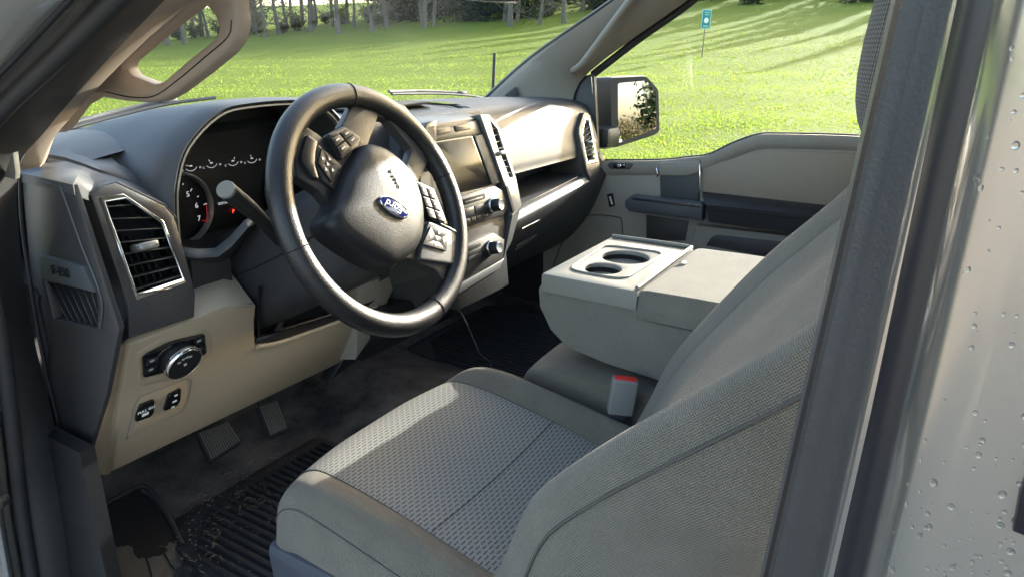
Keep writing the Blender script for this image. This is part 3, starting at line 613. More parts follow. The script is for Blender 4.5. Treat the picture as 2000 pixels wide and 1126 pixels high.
# ---------------- centre stack (leans back towards the top)
SO_ = V(0, .15, 0); SNn = V(0, -1, .2); SNn /= np.linalg.norm(SNn)
def S(u, v, h=0): return UPL(u, v, SO_+SNn*h, SNn)
def sxz(x, z, h=0): return V(x, .15+.2*z, z)+SNn*h
def mk_stack():
    st = plate('centre_stack', [sxz(-.128, .088), sxz(.092, .088), sxz(.128, -.13), sxz(.112, -.20), sxz(.100, -.285), sxz(-.100, -.285), sxz(-.112, -.2), sxz(-.128, -.13)], (0, .10, 0), 'black_plastic', T, bev=.004, smooth=30)
    tag(st, 'centre stack with screen, radio and climate controls')
    # lit shelf on top
    plate('stack_top', [V(-.13, .168, .089), V(.095, .168, .0895), V(.13, .25, .0985), V(-.15, .25, .098)], (0, 0, -.012), 'stack_grey', st, bev=.003)
    plate('fascia', [S(838, 258, .003), S(936, 234, .003), S(941, 262, .003), S(860, 277, .003), S(845, 280, .003)], -SNn*.008, 'stack_grey', st, bev=.002)
    for q in ([(847, 253), (878, 247), (882, 258), (851, 266)], [(888, 246), (916, 240), (921, 252), (892, 258)]):
        plate('button', [S(*p, .0055) for p in q], -SNn*.004, 'black_plastic', st, bev=.0012, round_=.003)
    scq = [(848, 279), (920, 267), (956, 362), (890, 377)]
    sb = plate('screen_bezel', [S(*p, .003) for p in [(835, 280), (940, 264), (978, 357), (882, 381)]], -SNn*.006, 'gloss_black', st, bev=.0015, holes=[[S(*p, .003) for p in scq]])
    plate('touchscreen', [S(*p, .0005) for p in scq], -SNn*.003, 'screen', st, bev=0)
    plate('side_column', [S(*p, .006) for p in [(927, 266), (943, 262), (980, 356), (962, 361)]], -SNn*.006, 'charcoal', st, bev=.002)
    # radio
    rp = plate('radio_panel', [S(*p, .008) for p in [(880, 388), (965, 364), (984, 372), (996, 402), (985, 420), (905, 445), (880, 440)]], -SNn*.014, 'stack_grey', st, bev=.003)
    plate('disc_slot', [S(*p, .0088) for p in [(902, 390), (947, 377), (949, 388), (905, 402)]], -SNn*.002, 'void_black', st, bev=.0008, round_=.003)
    plate('disc_slot_edge', [S(*p, .0096) for p in [(908, 394), (942, 384), (943, 387), (909, 397.5)]], -SNn*.002, 'black_plastic', st, bev=.0004)
    def keys(q, nx, ny, h, mt='stack_grey'):
        A, B, C_, E_ = [S(*p, h) for p in q]; at = lambda s, t: (A*(1-s)+B*s)*(1-t)+(E_*(1-s)+C_*s)*t
        for i in range(nx):
            for j in range(ny):
                g = .06; s0, s1, t0, t1 = (i+g)/nx, (i+1-g)/nx, (j+g)/ny, (j+1-g)/ny
                plate('button', [at(s0, t0), at(s1, t0), at(s1, t1), at(s0, t1)], -SNn*.004, mt, st, bev=.0010)
                if h > .0: sm, tm = (s0+s1)/2, (t0+t1)/2; ds, dt = .12/nx, .04/ny; plate('button_mark', [at(sm-ds, tm-dt)+SNn*.0003, at(sm+ds, tm-dt)+SNn*.0003, at(sm+ds, tm+dt)+SNn*.0003, at(sm-ds, tm+dt)+SNn*.0003], -SNn*.0002, 'void_black', st, bev=0)
    keys([(906, 408), (946, 396), (948, 413), (909, 426)], 2, 1, .0105)
    keys([(908, 429), (952, 415), (954, 423), (910, 438)], 4, 1, .0100, 'black_plastic')
    def knob(u, v, r, name):
        c = S(u, v, .010)
        lathe(name, [(r*1.15, 0), (r*1.15, .004), (r, .005), (r, .020), (r*.88, .023), (r*.7, .0235)], c, SNn, 'black_plastic', st, 24, 50, .05)
        lathe('knob_ring', [(r*1.24, -.001), (r*1.24, .003), (r*1.17, .0045)], c, SNn, 'chrome', st, 28)
        lathe('knob_cap', [(r*.88, .0225), (r*.8, .0245), (r*.74, .0242), (.0001, .0240)], c, SNn, 'satin_silver', st, 24)
    knob(962, 401, .0135, 'volume_knob'); knob(958, 484, .0135, 'fan_knob')
    plate('climate_panel', [S(*p, .008) for p in [(893, 485), (965, 455), (986, 468), (984, 505), (905, 546), (890, 545)]], -SNn*.014, 'black_plastic', st, bev=.003)
    keys([(912, 482), (940, 470), (944, 500), (914, 514)], 1, 3, .0105)
    keys([(890, 495), (908, 486), (910, 512), (893, 522)], 1, 2, .0100)
    plate('lower_trim', [S(*p, .006) for p in [(896, 555), (985, 505), (978, 523), (900, 572)]], -SNn*.01, 'satin_silver', st, bev=.002)
    # flank pieces: right then left
    for sg in (1, -1):
        F = (lambda p: p) if sg > 0 else mirx
        bez = [(938, 224), (956, 224), (976, 250), (1009, 349), (1020, 402), (1001, 421), (1000, 392)]
        hole = [(945, 236), (956, 235), (971, 253), (1003, 345), (985, 351)]
        nv = SNn if sg > 0 else mirx(SNn)
        av = plate('air_vent', [F(S(*p, .012)) for p in bez], -nv*.03, 'satin_silver' if sg > 0 else 'stack_grey', T, holes=[[F(S(*p, .012)) for p in hole]], bev=.003, hdepth=.06)
        tag(av, 'narrow tall air vent on the %s flank of the centre stack' % ('passenger' if sg > 0 else 'driver'))
        hp = [F(S(*p, .012)) for p in hole]
        plate('duct', [p-nv*.05 for p in hp], -nv*.003, 'void_black', av, bev=0)
        for k in range(9):
            t = (k+.6)/9.3; pl = hp[0]*(1-t)+hp[4]*t
            pr = hp[1]*(1-t/.2)+hp[2]*(t/.2) if t < .2 else hp[2]*(1-(t-.2)/.8)+hp[3]*((t-.2)/.8)
            e1 = (pr-pl)/np.linalg.norm(pr-pl); e2 = -nv; e3 = np.cross(e1, e2); e3 /= np.linalg.norm(e3)
            box('slat', (pl+pr)/2-nv*.012, (np.linalg.norm(pr-pl)*.96, .020, .0022), 'satin_silver' if k < 0 else 'black_plastic', av, .0006, fromaxes(e1, np.cross(e3, e1), e3), 1)
        box('thumb_tab', hp[0]*.24+hp[4]*.28+hp[2]*.24+hp[3]*.24, (.022, .02, .010), 'satin_silver', av, .003, fromaxes(V(1, 0, 0), -nv, np.cross(V(1, 0, 0), -nv)), 2)
        plate('grip_slot', [F(S(*p, .0135)) for p in [(988, 365), (992, 364), (1006, 412), (1002, 416)]], -nv*.003, 'void_black', av, bev=.0005)
        # vertical cheek falling to the tunnel
        loft('cheek', [[F(sxz(.100, .085, .010)), F(sxz(.116, .085, -.03)), F(V(.15, .25, .095)), F(V(.10, .25, .09))],
                       [F(S(1001, 421, .010)), F(S(1018, 402, .008)), F(V(.20, .24, -.15)), F(V(.10, .24, -.14))],
                       [F(S(985, 500, .004)), F(S(1000, 470, -.012)), F(V(.17, .28, -.26)), F(V(.08, .28, -.26))],
                       [F(S(940, 565, -.01)), F(S(950, 560, -.02)), F(V(.10, .30, -.36)), F(V(.05, .30, -.36))]], 'charcoal', av, smooth=30)
mat('screen', (.010, .012, .012), .22, spec=.35)
mk_stack()
# power outlets under the stack, between the knee panel and tunnel
po = plate('outlet_panel', [V(-.22, .20, -.27), V(.10, .20, -.29), V(.10, .26, -.40), V(-.22, .26, -.40)], (0, .06, 0), 'black_plastic', T, bev=.004)
for u, v in ((810, 568), (838, 556)):
    c = UPL(u, v, V(-.2, .23, -.33), V(0, -.88, .47)); lathe('outlet_cap', [(.014, -.01), (.014, .003), (.012, .005), (.0001, .005)], c+V(0, -.012, .004), V(0, -.88, .47), 'black_plastic', po, 20)
    lathe('outlet_ring', [(.0165, -.01), (.0165, .0015), (.0145, .0025)], c+V(0, -.012, .004), V(0, -.88, .47), 'trim_dark', po, 20)
pl_ = plate('usb_port', [U(917, 568, y=.21), U(931, 563, y=.21), U(931, 585, y=.215), U(917, 590, y=.215)], (0, .01, 0), 'gloss_black', T, bev=.002)

# ---------------- instrument hood and cluster
CX = -.433
arch = [(-.195, -.050), (-.192, .0), (-.184, .045), (-.160, .092), (-.105, .132), (-.05, .142), (.05, .142), (.105, .130), (.150, .088), (.170, .045), (.176, 0), (.178, -.05)]
A_ = cr1(np.array(arch), 4)
def archring(s, y, dz=0, zm=9): return [V(CX+p[0]*s, y, min((p[1]+.02)*min(s, 1.03)-.02+dz, zm)) for p in A_]
hood = grid('instrument_hood', [archring(1.30, .50, -.01, .088), archring(1.25, .42, -.004, .118), archring(1.21, .34, .0, .138), archring(1.17, .28, .002), archring(1.145, .236, .004), archring(1.09, .212, .003), archring(1.035, .205, .001), archring(1.0, .212, 0), archring(.985, .225, 0), archring(.96, .36, 0)], 'charcoal', T, smooth=45)
grid('hood_lip', [archring(1.004, .2075, .0005), archring(.990, .2075, 0), archring(.988, .2165, 0)], 'grey_plastic', hood, smooth=45)
clus = plate('instrument_cluster', [V(p[0], .3396-.06*p[2], p[2]) for p in [V(CX+.17, 0, -.09)]+[V(CX-.19, 0, -.09)]+archring(.985, 0)], (0, .01, 0), 'cluster_black', T, bev=0)
tag(clus, 'black instrument cluster with white gauges behind the wheel')
CN = V(0, -1, -.06); CN /= np.linalg.norm(CN)
def CL(u, v, h=.002): return UPL(u, v, V(CX, .3396, 0)+CN*h, CN)
gc = CL(349, 410, .006); gr = .0585
for dx in (0, .235):
    c = gc+V(dx, 0, 0)
    lathe('dial_ring', [(gr*1.06, 0), (gr*1.06, .004), (gr*1.0, .010), (gr*.94, .004), (gr*.93, 0)], c, CN, 'satin_silver', clus, 48, 60)
for s, u, v in (('5', 367, 380), ('6', 384, 402), ('7', 389, 427)):
    text('numeral', s, .0125, CL(u, v, .010), (1, 0, 0), (0, 0, 1), 'gauge_white', clus)
for u0, v0, u1, v1 in ((372, 374, 375, 369), (385, 385, 388, 383), (357, 362, 358, 358), (398, 400, 404, 398)):
    tube('tick', [CL(u0, v0, .010), CL(u1, v1, .010)], .0008, 'gauge_white', clus, k=1, n=4)
tube('redline', [CL(404, 400, .010), CL(404, 412, .010), CL(405, 423, .010), CL(403, 432, .010), CL(395, 431, .010)], .0011, 'gauge_red', clus, k=3, n=4)
for u, v, na in ((373, 322, 160), (413, 316, 120), (455, 312, 60), (492, 307, 105)):
    c = CL(u, v+3, .004); t = np.radians(np.linspace(205, 345, 9)); tube('small_gauge', [c+V(.0105*math.cos(q), 0, .0075*math.sin(q)) for q in t], .00055, 'gauge_white', clus, k=1, n=4)
    tube('gauge_needle', [c+V(.009*math.cos(rad(na)), 0, .007*math.sin(rad(na))), c+V(.0045*math.cos(rad(na)), 0, .0035*math.sin(rad(na)))], .0006, 'gauge_white', clus, k=1, n=4)
    text('gauge_letter', 'H', .0048, c+V(.0165, 0, -.004), (1, 0, 0), (0, 0, 1), 'gauge_white', clus); text('gauge_letter', 'C', .0048, c+V(-.0155, 0, -.006), (1, 0, 0), (0, 0, 1), 'gauge_white', clus)
    box('gauge_symbol', c+V(0, 0, .0005), (.0045, .001, .0022), 'gauge_white', clus, 0)
text('odometer', '030146', .0068, CL(436, 397, .004), (1, 0, 0), (0, 0, 1), 'lamp_white', clus)
text('gear_letter', 'P', .0095, CL(456, 413, .004), (1, 0, 0), (0, 0, 1), 'lamp_red', clus)
# trim bridge below the cluster
grid('cluster_trim', [[U(350, 482, y=.205), U(385, 487, y=.20), U(420, 485, y=.195), U(450, 462, y=.18), U(478, 430, y=.17), U(505, 418, y=.18)], [U(352, 500, y=.200), U(388, 503, y=.195), U(425, 500, y=.19), U(452, 480, y=.175), U(482, 445, y=.165), U(508, 430, y=.175)], [U(352, 505, y=.23), U(390, 515, y=.23), U(430, 520, y=.23), U(455, 500, y=.22), U(484, 460, y=.21), U(508, 440, y=.21)]], 'charcoal', T, solid=.004)
plate('lower_fascia', [U(372, 500, y=.21), U(450, 498, y=.21), U(462, 600, y=.21), U(384, 625, y=.21), U(378, 560, y=.21)], (0, .03, 0), 'charcoal_brown', T, bev=.003)

# ---------------- dash end cap (faces the open door) with its small grille and badge
XE = -.782
e = lambda u, v, x=XE: U(u, v, x=x)
grl = [(86, 550), (186, 572), (190, 598), (188, 640), (104, 622)]
cap = plate('dash_end_cap', [e(*p) for p in [(40, 340), (140, 362), (232, 640), (228, 664), (207, 770), (166, 905), (160, 930), (128, 920), (95, 770), (60, 560)]], (.007, 0, 0), 'charcoal_brown', T, holes=[[e(*p) for p in grl]], bev=.003, hdepth=.02)
tag(cap, 'dark dashboard end cap with a slatted side grille')
plate('grille_back', [e(*p, XE+.018) for p in grl], (.002, 0, 0), 'void_black', cap, bev=0)
for k in range(7):
    t = (k+.4)/7; p0 = e(86+100*t, 550+22*t, XE+.003); p1 = e(104+84*t+22, 622+18*t, XE+.003)
    if k == 6: p1 = e(190, 612, XE+.003)
    d = p1-p0; L = np.linalg.norm(d); d /= L; box('slat', (p0+p1)/2+V(.006, 0, 0), (.012, .0026, L*1.02), 'black_plastic', cap, .0006, fromaxes(V(1, 0, 0), np.cross(d, V(1, 0, 0)), d), 1)
bd = plate('badge_plate', [e(*p, XE-.006) for p in [(72, 497), (158, 520), (182, 572), (84, 546)]], (.010, 0, 0), 'charcoal', cap, bev=.003)
tp = e(118, 531, XE-.0072); text('badge_lettering', 'F-150', .018, tp, e(150, 539, XE)-e(90, 524, XE), (0, 0, 1), 'black_plastic', cap, .0012)
tube('cap_ridge', [e(72, 352, XE-.001), e(113, 364, XE-.001), e(122, 374, XE-.001), e(160, 480, XE-.001), e(198, 580, XE-.001), e(196, 640, XE-.001)], .0016, 'charcoal', cap, k=4, n=6)
tube('cap_edge', [e(38, 340, XE-.002), e(42, 430, XE-.002), e(55, 530, XE-.002), e(80, 680, XE-.002), e(112, 820, XE-.002), e(132, 900, XE-.002)], .0022, 'charcoal_brown', cap, k=4, n=8)

vpl = lambda u, v, h=0: UPL(u, v, VO+VNn*h, VNn)
rA = [e(36, 337, XE-.001), e(90, 349, XE-.001), e(142, 361, XE-.001), vpl(176, 376, -.010), vpl(200, 362, -.008), vpl(228, 355, -.008), vpl(322, 400, -.008), vpl(345, 426, -.010)]
rB = [U(84, 307, y=.27), U(130, 315, y=.262), U(165, 326, y=.255), U(196, 338, y=.247), U(222, 345, y=.243), U(262, 358, y=.240), U(320, 385, y=.240), U(346, 420, y=.240)]
dc = ribbon('dash_corner', [[p+V(0, .0, -.012) for p in rA], rA, [a*.5+b*.5+V(0, 0, .002) for a, b in zip(rA, rB)], rB], 'charcoal', T, k=1, smooth=60)
hzz = lambda x: math.exp(-((x+.433)/.24)**4)
rC = [V(x, .297, .068+.018*(1-(x/.8)**2)+.02*hzz(x)) for x in (-.775, -.76, -.745, -.73, -.71, -.69)]+[V(-.655, .285, .072), V(-.645, .27, .055)]
rD = [V(p[0], .345, .0805+.018*(1-(p[0]/.8)**2)+.02*hzz(p[0])-(.006*(k > 5))) for k, p in enumerate(rC)]
ribbon('dash_pad', [[p+V(0, .004, -.006) for p in rB], [p+V(0, .006, .005) for p in rB], [a*.55+b*.45+V(0, 0, .009) for a, b in zip(rB, rC)], rC, rD], 'charcoal', dc, k=1, smooth=60)
# ---------------- beige knee panel with switches and bin
KO = V(-.6, .150, -.12); KN = V(0, -1, -.52); KN /= np.linalg.norm(KN)
def K(u, v, h=0): return UPL(u, v, KO+KN*h, KN)
kp = [(252, 672), (330, 642), (380, 622), (440, 598), (498, 596), (500, 660), (500, 672), (540, 664), (668, 622), (730, 600), (748, 635), (700, 692), (215, 924), (230, 800)]
knee = plate('knee_panel', [K(*p) for p in kp], -KN*.02, 'beige', T, bev=.006, smooth=50); tag(knee, 'beige lower dash panel under the steering wheel')
# left facet and top ledge
loft('knee_facet', [[K(252, 672, -.002), K(230, 800, -.002), K(216, 924, -.002)], [K(251, 671, -.006)+V(-.004, .004, 0), K(229, 800, -.006)+V(-.004, .004, 0), K(213, 926, -.006)+V(-.004, .004, 0)], [U(229, 664, x=-.776), U(207, 780, x=-.776), U(166, 918, x=-.776)]], 'beige', knee, closed=False, caps=False, smooth=60)
tl = [(252, 668), (380, 622), (440, 598), (499, 597)]
loft('knee_ledge', [[K(*p, -.001) for p in tl], [K(*p, -.001)+V(0, .004, .004) for p in tl], [V(K(*p)[0]+.01, .245, -.098) for p in tl]], 'beige', knee, closed=False, caps=False, smooth=60)
plate('knee_side', [K(499, 598, -.001), K(500, 668, -.001), K(500, 668, -.001)+V(0, .09, .01), V(K(499, 597)[0]+.01, .245, -.10)], (-.004, 0, 0), 'beige', knee, bev=.001)
tube('knee_edge', [K(502, 676, .001), K(545, 668, .001), K(610, 646, .001), K(668, 625, .001), K(735, 598, .001)], .0045, 'beige', knee, k=3, n=8)
# bin in the knee panel
bn = plate('open_bin', [V(-.55, .30, -.10), V(-.28, .30, -.10), V(-.28, .28, -.27), V(-.55, .28, -.27)], (0, .01, 0), 'void_black', T, bev=0)
grid('bin_floor', [[K(500, 674, -.002), K(560, 660, -.002), K(668, 624, -.002), K(735, 597, -.002)], [K(500, 660, -.004), K(560, 645, -.004), K(668, 612, -.004), K(735, 585, -.004)], [K(505, 650, -.06), K(565, 632, -.06), K(668, 600, -.06), K(735, 575, -.06)]], 'black_plastic', bn, solid=.004)
plate('bin_cheek', [K(503, 560, -.004), K(503, 668, -.004), K(512, 650, -.08), K(512, 560, -.08)], (.003, 0, 0), 'black_plastic', bn, bev=.001)
box('hood_release', U(560, 566, y=.20), (.045, .03, .016), 'black_plastic', bn, .004, rot(0, 0, .2)); box('release_tab', U(548, 583, y=.19), (.03, .02, .008), 'stack_grey', bn, .003, rot(0, 0, .2))
tube('column_bracket', [U(556, 608, y=.24), U(545, 635, y=.24), U(535, 650, y=.24)], .006, 'black_plastic', bn, k=3)
# headlight switch
hs = plate('headlight_switch', [K(*p, .003) for p in [(279, 694), (330, 668), (400, 651), (405, 690), (352, 720), (281, 738)]], -KN*.008, 'gloss_black', T, bev=.002, round_=.006)
tag(hs, 'black headlight switch panel with a chrome-ringed round knob')
plate('switch_surround', [K(*p, .0015) for p in [(264, 692), (322, 656), (402, 640), (418, 660), (414, 694), (356, 738), (270, 756)]], -KN*.006, 'beige', hs, bev=.004, round_=.012, holes=[[K(*p, .0015) for p in [(279, 694), (330, 668), (400, 651), (405, 690), (352, 720), (281, 738)]]])
kc = K(349, 698, .004)
lathe('knob', [(.0275, -.004), (.0275, .012), (.0262, .0155), (.0001, .0150)], kc, KN, 'black_plastic', hs, 40)
lathe('knob_ring', [(.0285, .008), (.0288, .012), (.0278, .0150), (.0262, .0158), (.0255, .0150)], kc, KN, 'chrome', hs, 40, 60)
kx = K(390, 680)-K(300, 716); kx /= np.linalg.norm(kx); ky = np.cross(KN, kx)
lathe('knob_symbol', [(.0022, .0152), (.0022, .0158), (.0012, .0158)], kc, KN, 'white_print', hs, 12)
for k, an in enumerate((140, 112, 88, 66)): box('knob_symbol', kc+KN*.0156+kx*.0145*math.cos(rad(an))+ky*.0145*math.sin(rad(an)), (.0045, .0028, .0006), 'grey_print', hs, 0, fromaxes(kx, ky, KN))
for u, v in ((297, 704), (295, 721), (389, 665), (389, 683)):
    box('key', K(u, v, .004), (.017, .013, .003), 'black_plastic', hs, .0012, fromaxes(kx, ky, KN)); box('key_symbol', K(u, v, .0058), (.006, .0035, .0006), 'grey_print', hs, 0, fromaxes(kx, ky, KN))
# two switches below
sp_ = plate('switch_plate', [K(*p, .0012) for p in [(262, 792), (274, 774), (366, 738), (374, 742), (368, 782), (356, 803), (247, 857)]], -KN*.004, 'beige', T, bev=.0015, round_=.006)
tube('plate_groove', [K(*p, .0012) for p in [(262, 792), (274, 774), (366, 738), (374, 742), (368, 782), (356, 803), (247, 857)]], .0008, 'taupe', sp_, k=1, n=4, closed=True)
b1 = plate('brake_switch', [K(*p, .006) for p in [(276, 792), (303, 781), (301, 806), (294, 814), (266, 824), (268, 812)]], -KN*.006, 'gloss_black', T, bev=.0015, round_=.003); tag(b1, 'black switch lettered PULL ON')
plate('finger_scoop', [K(*p, .0018) for p in [(266, 826), (294, 815), (300, 808), (296, 828), (258, 848)]], -KN*.004, 'beige', b1, bev=.001)
text('switch_lettering', 'PULL ON', .0066, K(286, 800, .0068), kx, ky, 'white_print', b1); box('switch_symbol', K(284, 808, .0066), (.010, .0055, .0006), 'white_print', b1, 0, fromaxes(kx, ky, KN))
b2 = plate('pedal_switch', [K(*p, .006) for p in [(331, 772), (355, 759), (353, 782), (347, 792), (321, 803)]], -KN*.006, 'gloss_black', T, bev=.0015, round_=.003)
for u, v, ww in ((344, 771, .005), (341, 783, .007), (338, 794, .005)): box('switch_symbol', K(u, v, .0066), (ww, .003, .0006), 'white_print', b2, 0, fromaxes(kx, ky, KN))
# lower right: knee panel return and tunnel bolster
plate('tunnel_bolster', [U(700, 560, y=.22), U(800, 520, y=.22), U(770, 560, y=.22), U(722, 660, y=.24), U(690, 700, y=.25)], (0, .05, -.01), 'taupe', T, bev=.004)
plate('tunnel_side', [U(722, 560, y=.25), U(775, 540, y=.25), U(735, 690, y=.28), U(640, 740, y=.30), U(700, 690, y=.26)], (0, .03, 0), 'black_plastic', T, bev=.003)
# ---------------- windshield, roof, pillars
def wsh(s, t):                                        # s -1..1 across, t 0 bottom..1 top
    bx, by, bz = .745*s, .665-.10*s*s, .088-.012*s*s; tx, ty, tz_ = .60*s, -.225-.02*s*s, .575-.02*s*s
    bow = .02*math.sin(math.pi*t)
    return V(bx+(tx-bx)*t, by+(ty-by)*t+bow, bz+(tz_-bz)*t+bow)
ws = grid('windshield', [[wsh(s, t) for s in np.linspace(-1, 1, 25)] for t in np.linspace(0, 1, 13)], 'windshield_glass', T, smooth=180)
tag(ws, 'clear windshield above the dashboard')
roof = grid('roof', [[V(x*.64, y, .615-.03*x*x-.03*max(0, -(y+.35)/1.4)+(-.035 if y > -.25 else 0)) for x in np.linspace(-1, 1, 13)] for y in (-.215, -.27, -.4, -.8, -1.2, -1.75)], 'headliner', T, solid=.02)
grid('roof_skin', [[V(x*.68, y, .655-.03*x*x-.03*max(0, -(y+.35)/1.4)+(-.045 if y > -.24 else 0)) for x in np.linspace(-1, 1, 13)] for y in (-.205, -.27, -.4, -.8, -1.2, -1.78)], 'silver_paint', roof, solid=.004)
# right A-pillar trim with its grab handle
gl = [U(940, 203, x=.745), U(1040, 113, x=.715), U(1200, 1, x=.672), V(.63, -.15, .525), V(.61, -.23, .575)]
ou = [U(1112, 214, x=.775), U(1150, 140, x=.775), U(1345, -1, x=.735), V(.71, -.26, .500), V(.70, -.40, .535)]
mid1 = [a*.72+b*.28+V(-.018, -.012, .002) for a, b in zip(gl, ou)]; mid2 = [a*.35+b*.65+V(-.020, -.014, 0) for a, b in zip(gl, ou)]
ap = ribbon('windshield_pillar_trim', [[p+V(.02, .03, .0) for p in gl], gl, mid1, mid2, ou, [p+V(.03, .01, 0) for p in ou]], 'taupe', T, smooth=50); tag(ap, 'grey windshield pillar trim with a slim grab handle on the passenger side')
h0, h1 = U(1128, 132, x=.700), U(1213, 18, x=.672); hd = h1-h0
ghp = [h0+hd*-.06+V(.03, .02, 0), h0+V(.004, 0, 0), h0+hd*.12+V(-.012, -.012, 0), h0+hd*.5+V(-.016, -.014, 0), h0+hd*.95+V(-.012, -.012, .0), h0+hd*1.3+V(-.010, -.012, .0), h0+hd*1.6+V(.02, .02, 0)]
tube('grab_handle', ghp, .0105, 'taupe', ap, k=6, n=12)
plate('airbag_tag', [U(988, 186, x=.722), U(1008, 170, x=.717), U(1012, 190, x=.722), U(992, 196, x=.727)], (.01, .01, 0), 'charcoal', ap, bev=.001)
tube('pillar_gasket', [p+V(.004, .006, .002) for p in gl], .005, 'seal', ap, k=5, n=8)
# left A-pillar: body, gasket, dark jamb band, tan trim and big loop handle
L2 = [U(420, -190, x=-.84), U(228, 0, x=-.862), U(115, 110, x=-.862), U(0, 222, x=-.862), U(-42, 300, x=-.862), U(-34, 450, x=-.862), U(2, 640, x=-.862), U(25, 820, x=-.862), U(45, 1000, x=-.862), U(72, 1180, x=-.862), U(110, 1500, x=-.862)]
L3 = [U(520, -190, x=-.780), U(322, 0, x=-.800), U(180, 150, x=-.800), U(84, 262, x=-.800), U(36, 330, x=-.800), U(38, 470, x=-.800), U(62, 640, x=-.800), U(100, 800, x=-.800), U(134, 960, x=-.800), U(160, 1150, x=-.800), U(190, 1500, x=-.800)]
Lm = [a*.5+b*.5+V(-.006, -.014, .004) for a, b in zip(L2, L3)]
jb = ribbon('door_jamb_trim', [L2, [a*.78+b*.22+V(-.005, -.010, .002) for a, b in zip(L2, L3)], Lm, [a*.18+b*.82+V(-.003, -.008, .002) for a, b in zip(L2, L3)], L3], 'seal', T, smooth=60); tag(jb, 'dark rubber trim round the front of the open driver doorway')
tube('door_gasket', [p+V(-.004, -.006, 0) for p in L2], .009, 'rubber', jb, k=6, n=10)
LA = [p+V(-.010, .006, 0) for p in L2]; LB = [p+V(-.036, -.012, .012) for p in L2]; LC = [p+V(-.075, .030, .03) for p in L2]; LD = [p+V(-.10, .10, .02) for p in L2]
ap_s = ribbon('windshield_pillar', [LA, [p+V(-.018, -.008, .006) for p in L2], LB, [p+V(-.055, .006, .02) for p in L2], LC, LD], 'silver_paint', T, smooth=60); tag(ap_s, 'silver painted front door pillar')
tube('pillar_groove', [p+V(-.030, -.016, .010) for p in L2], .0022, 'void_black', ap_s, k=5, n=6)
lathe('jamb_bolt', [(.012, 0), (.012, .012), (.008, .016), (.0001, .017)], U(2, 970, x=-.90), V(-1, -.5, 0), 'rubber', ap_s, 14)
L4 = [V(-.62, -.235, .565), U(440, -60, x=-.725), U(368, 10, x=-.735), U(245, 112, x=-.742), U(165, 190, x=-.745), U(112, 258, x=-.748), U(88, 320, x=-.752)]
L3t = [U(520, -190, x=-.780), U(400, -70, x=-.793), U(322, 0, x=-.800), U(180, 150, x=-.800), U(110, 232, x=-.800), U(60, 290, x=-.800), U(36, 335, x=-.798)]
m1 = [a*.6+b*.4+V(.004, -.016, .002) for a, b in zip(L3t, L4)]
apl = ribbon('windshield_pillar_trim', [[p+V(0, .004, 0) for p in L3t], m1, L4, [p+V(.0, .03, .0) for p in L4]], 'tan_trim' if 'tan_trim' in MAT else 'beige', T, smooth=50) if False else None
mat('tan_trim', (.350, .285, .225), .55, grain=.25, gscale=700, var=.06, vscale=6)
apl = ribbon('windshield_pillar_trim', [[p+V(0, .004, 0) for p in L3t], m1, L4, [p+V(.0, .03, .0) for p in L4]], 'tan_trim', T, smooth=50); tag(apl, 'tan windshield pillar trim with a big open grab handle on the driver side')
XH = -.715
hpth = [U(150, 190, x=-.75), U(205, 172, x=-.728), U(262, 181, x=XH), U(306, 178, x=XH), U(350, 143, x=XH), U(400, 100, x=XH), U(434, 66, x=XH), U(441, 25, x=XH), U(420, -40, x=XH), U(420, -120, x=-.735)]
XL = -.742
hlo = [(470, -160), (456, -40), (458, 10), (463, 42), (456, 76), (438, 102), (390, 142), (335, 184), (308, 198), (280, 201), (235, 197), (180, 188), (150, 205), (118, 250), (100, 262), (150, 170), (240, 85), (330, 5), (420, -120)]
hli = [(240, 132), (250, 148), (296, 165), (314, 160), (365, 116), (422, 70), (426, 56), (416, 28), (398, 10), (378, 8), (328, 47), (272, 95), (243, 119)]
hl = plate('grab_handle', [U(*p, x=XL) for p in hlo], (.017, 0, 0), 'tan_trim', apl, holes=[[U(*p, x=XL) for p in hli]], bev=.0055, round_=.006, smooth=70, back=False)
tube('handle_seam', [U(*p, x=XL-.0005) for p in [(205, 180), (255, 190), (300, 188), (345, 158), (400, 112), (445, 72), (452, 40)]], .0006, 'void_black', apl, k=7, n=4)
plate('pillar_foot', [U(6, 345, x=-.83), U(24, 300, x=-.83), U(30, 340, x=-.825), U(28, 352, x=-.825)], (.01, .01, 0), 'grey_plastic', apl, bev=.001)
# cowl, wipers, hood, antenna
ss = np.linspace(-1, 1, 21)
cowl = grid('cowl', [[wsh(s, 0)+V(0, -.012, -.012) for s in ss], [wsh(s, 0)+V(0, .03, -.010) for s in ss], [wsh(s, 0)+V(0, .13, -.015) for s in ss], [wsh(s, 0)+V(0, .17, -.06) for s in ss]], 'black_plastic', T)
def wiper(pts, lab):
    wp_ = tube('windshield_wiper', pts, .006, 'rubber', T, k=5, n=8, flat=.6); tag(wp_, lab)
    tube('wiper_arm', [p+V(.01, .018, .006) for p in pts[:max(3, len(pts)-1)]], .005, 'charcoal', wp_, k=5, n=6); box('wiper_joint', pts[len(pts)//2]+V(.005, .008, .006), (.03, .02, .012), 'charcoal', wp_, .003)
wiper([U(125, 254, y=.66), U(230, 226, y=.68), U(330, 203, y=.68), U(420, 191, y=.66)], 'thin black wiper lying at the foot of the windshield before the driver')
wiper([U(765, 184, y=.68), U(840, 183, y=.68), U(905, 186, y=.66), U(950, 192, y=.64)], 'thin black wiper lying at the foot of the windshield before the passenger')
hd_ = grid('hood', [[V(x*(.90-.04*t), .80+t*1.15, .02-.03*x*x-.09*t*t-.035*t-(.12 if abs(x) > .97 else 0)) for x in np.linspace(-1, 1, 17)] for t in np.linspace(0, 1, 8)], 'silver_paint', T, solid=.004)
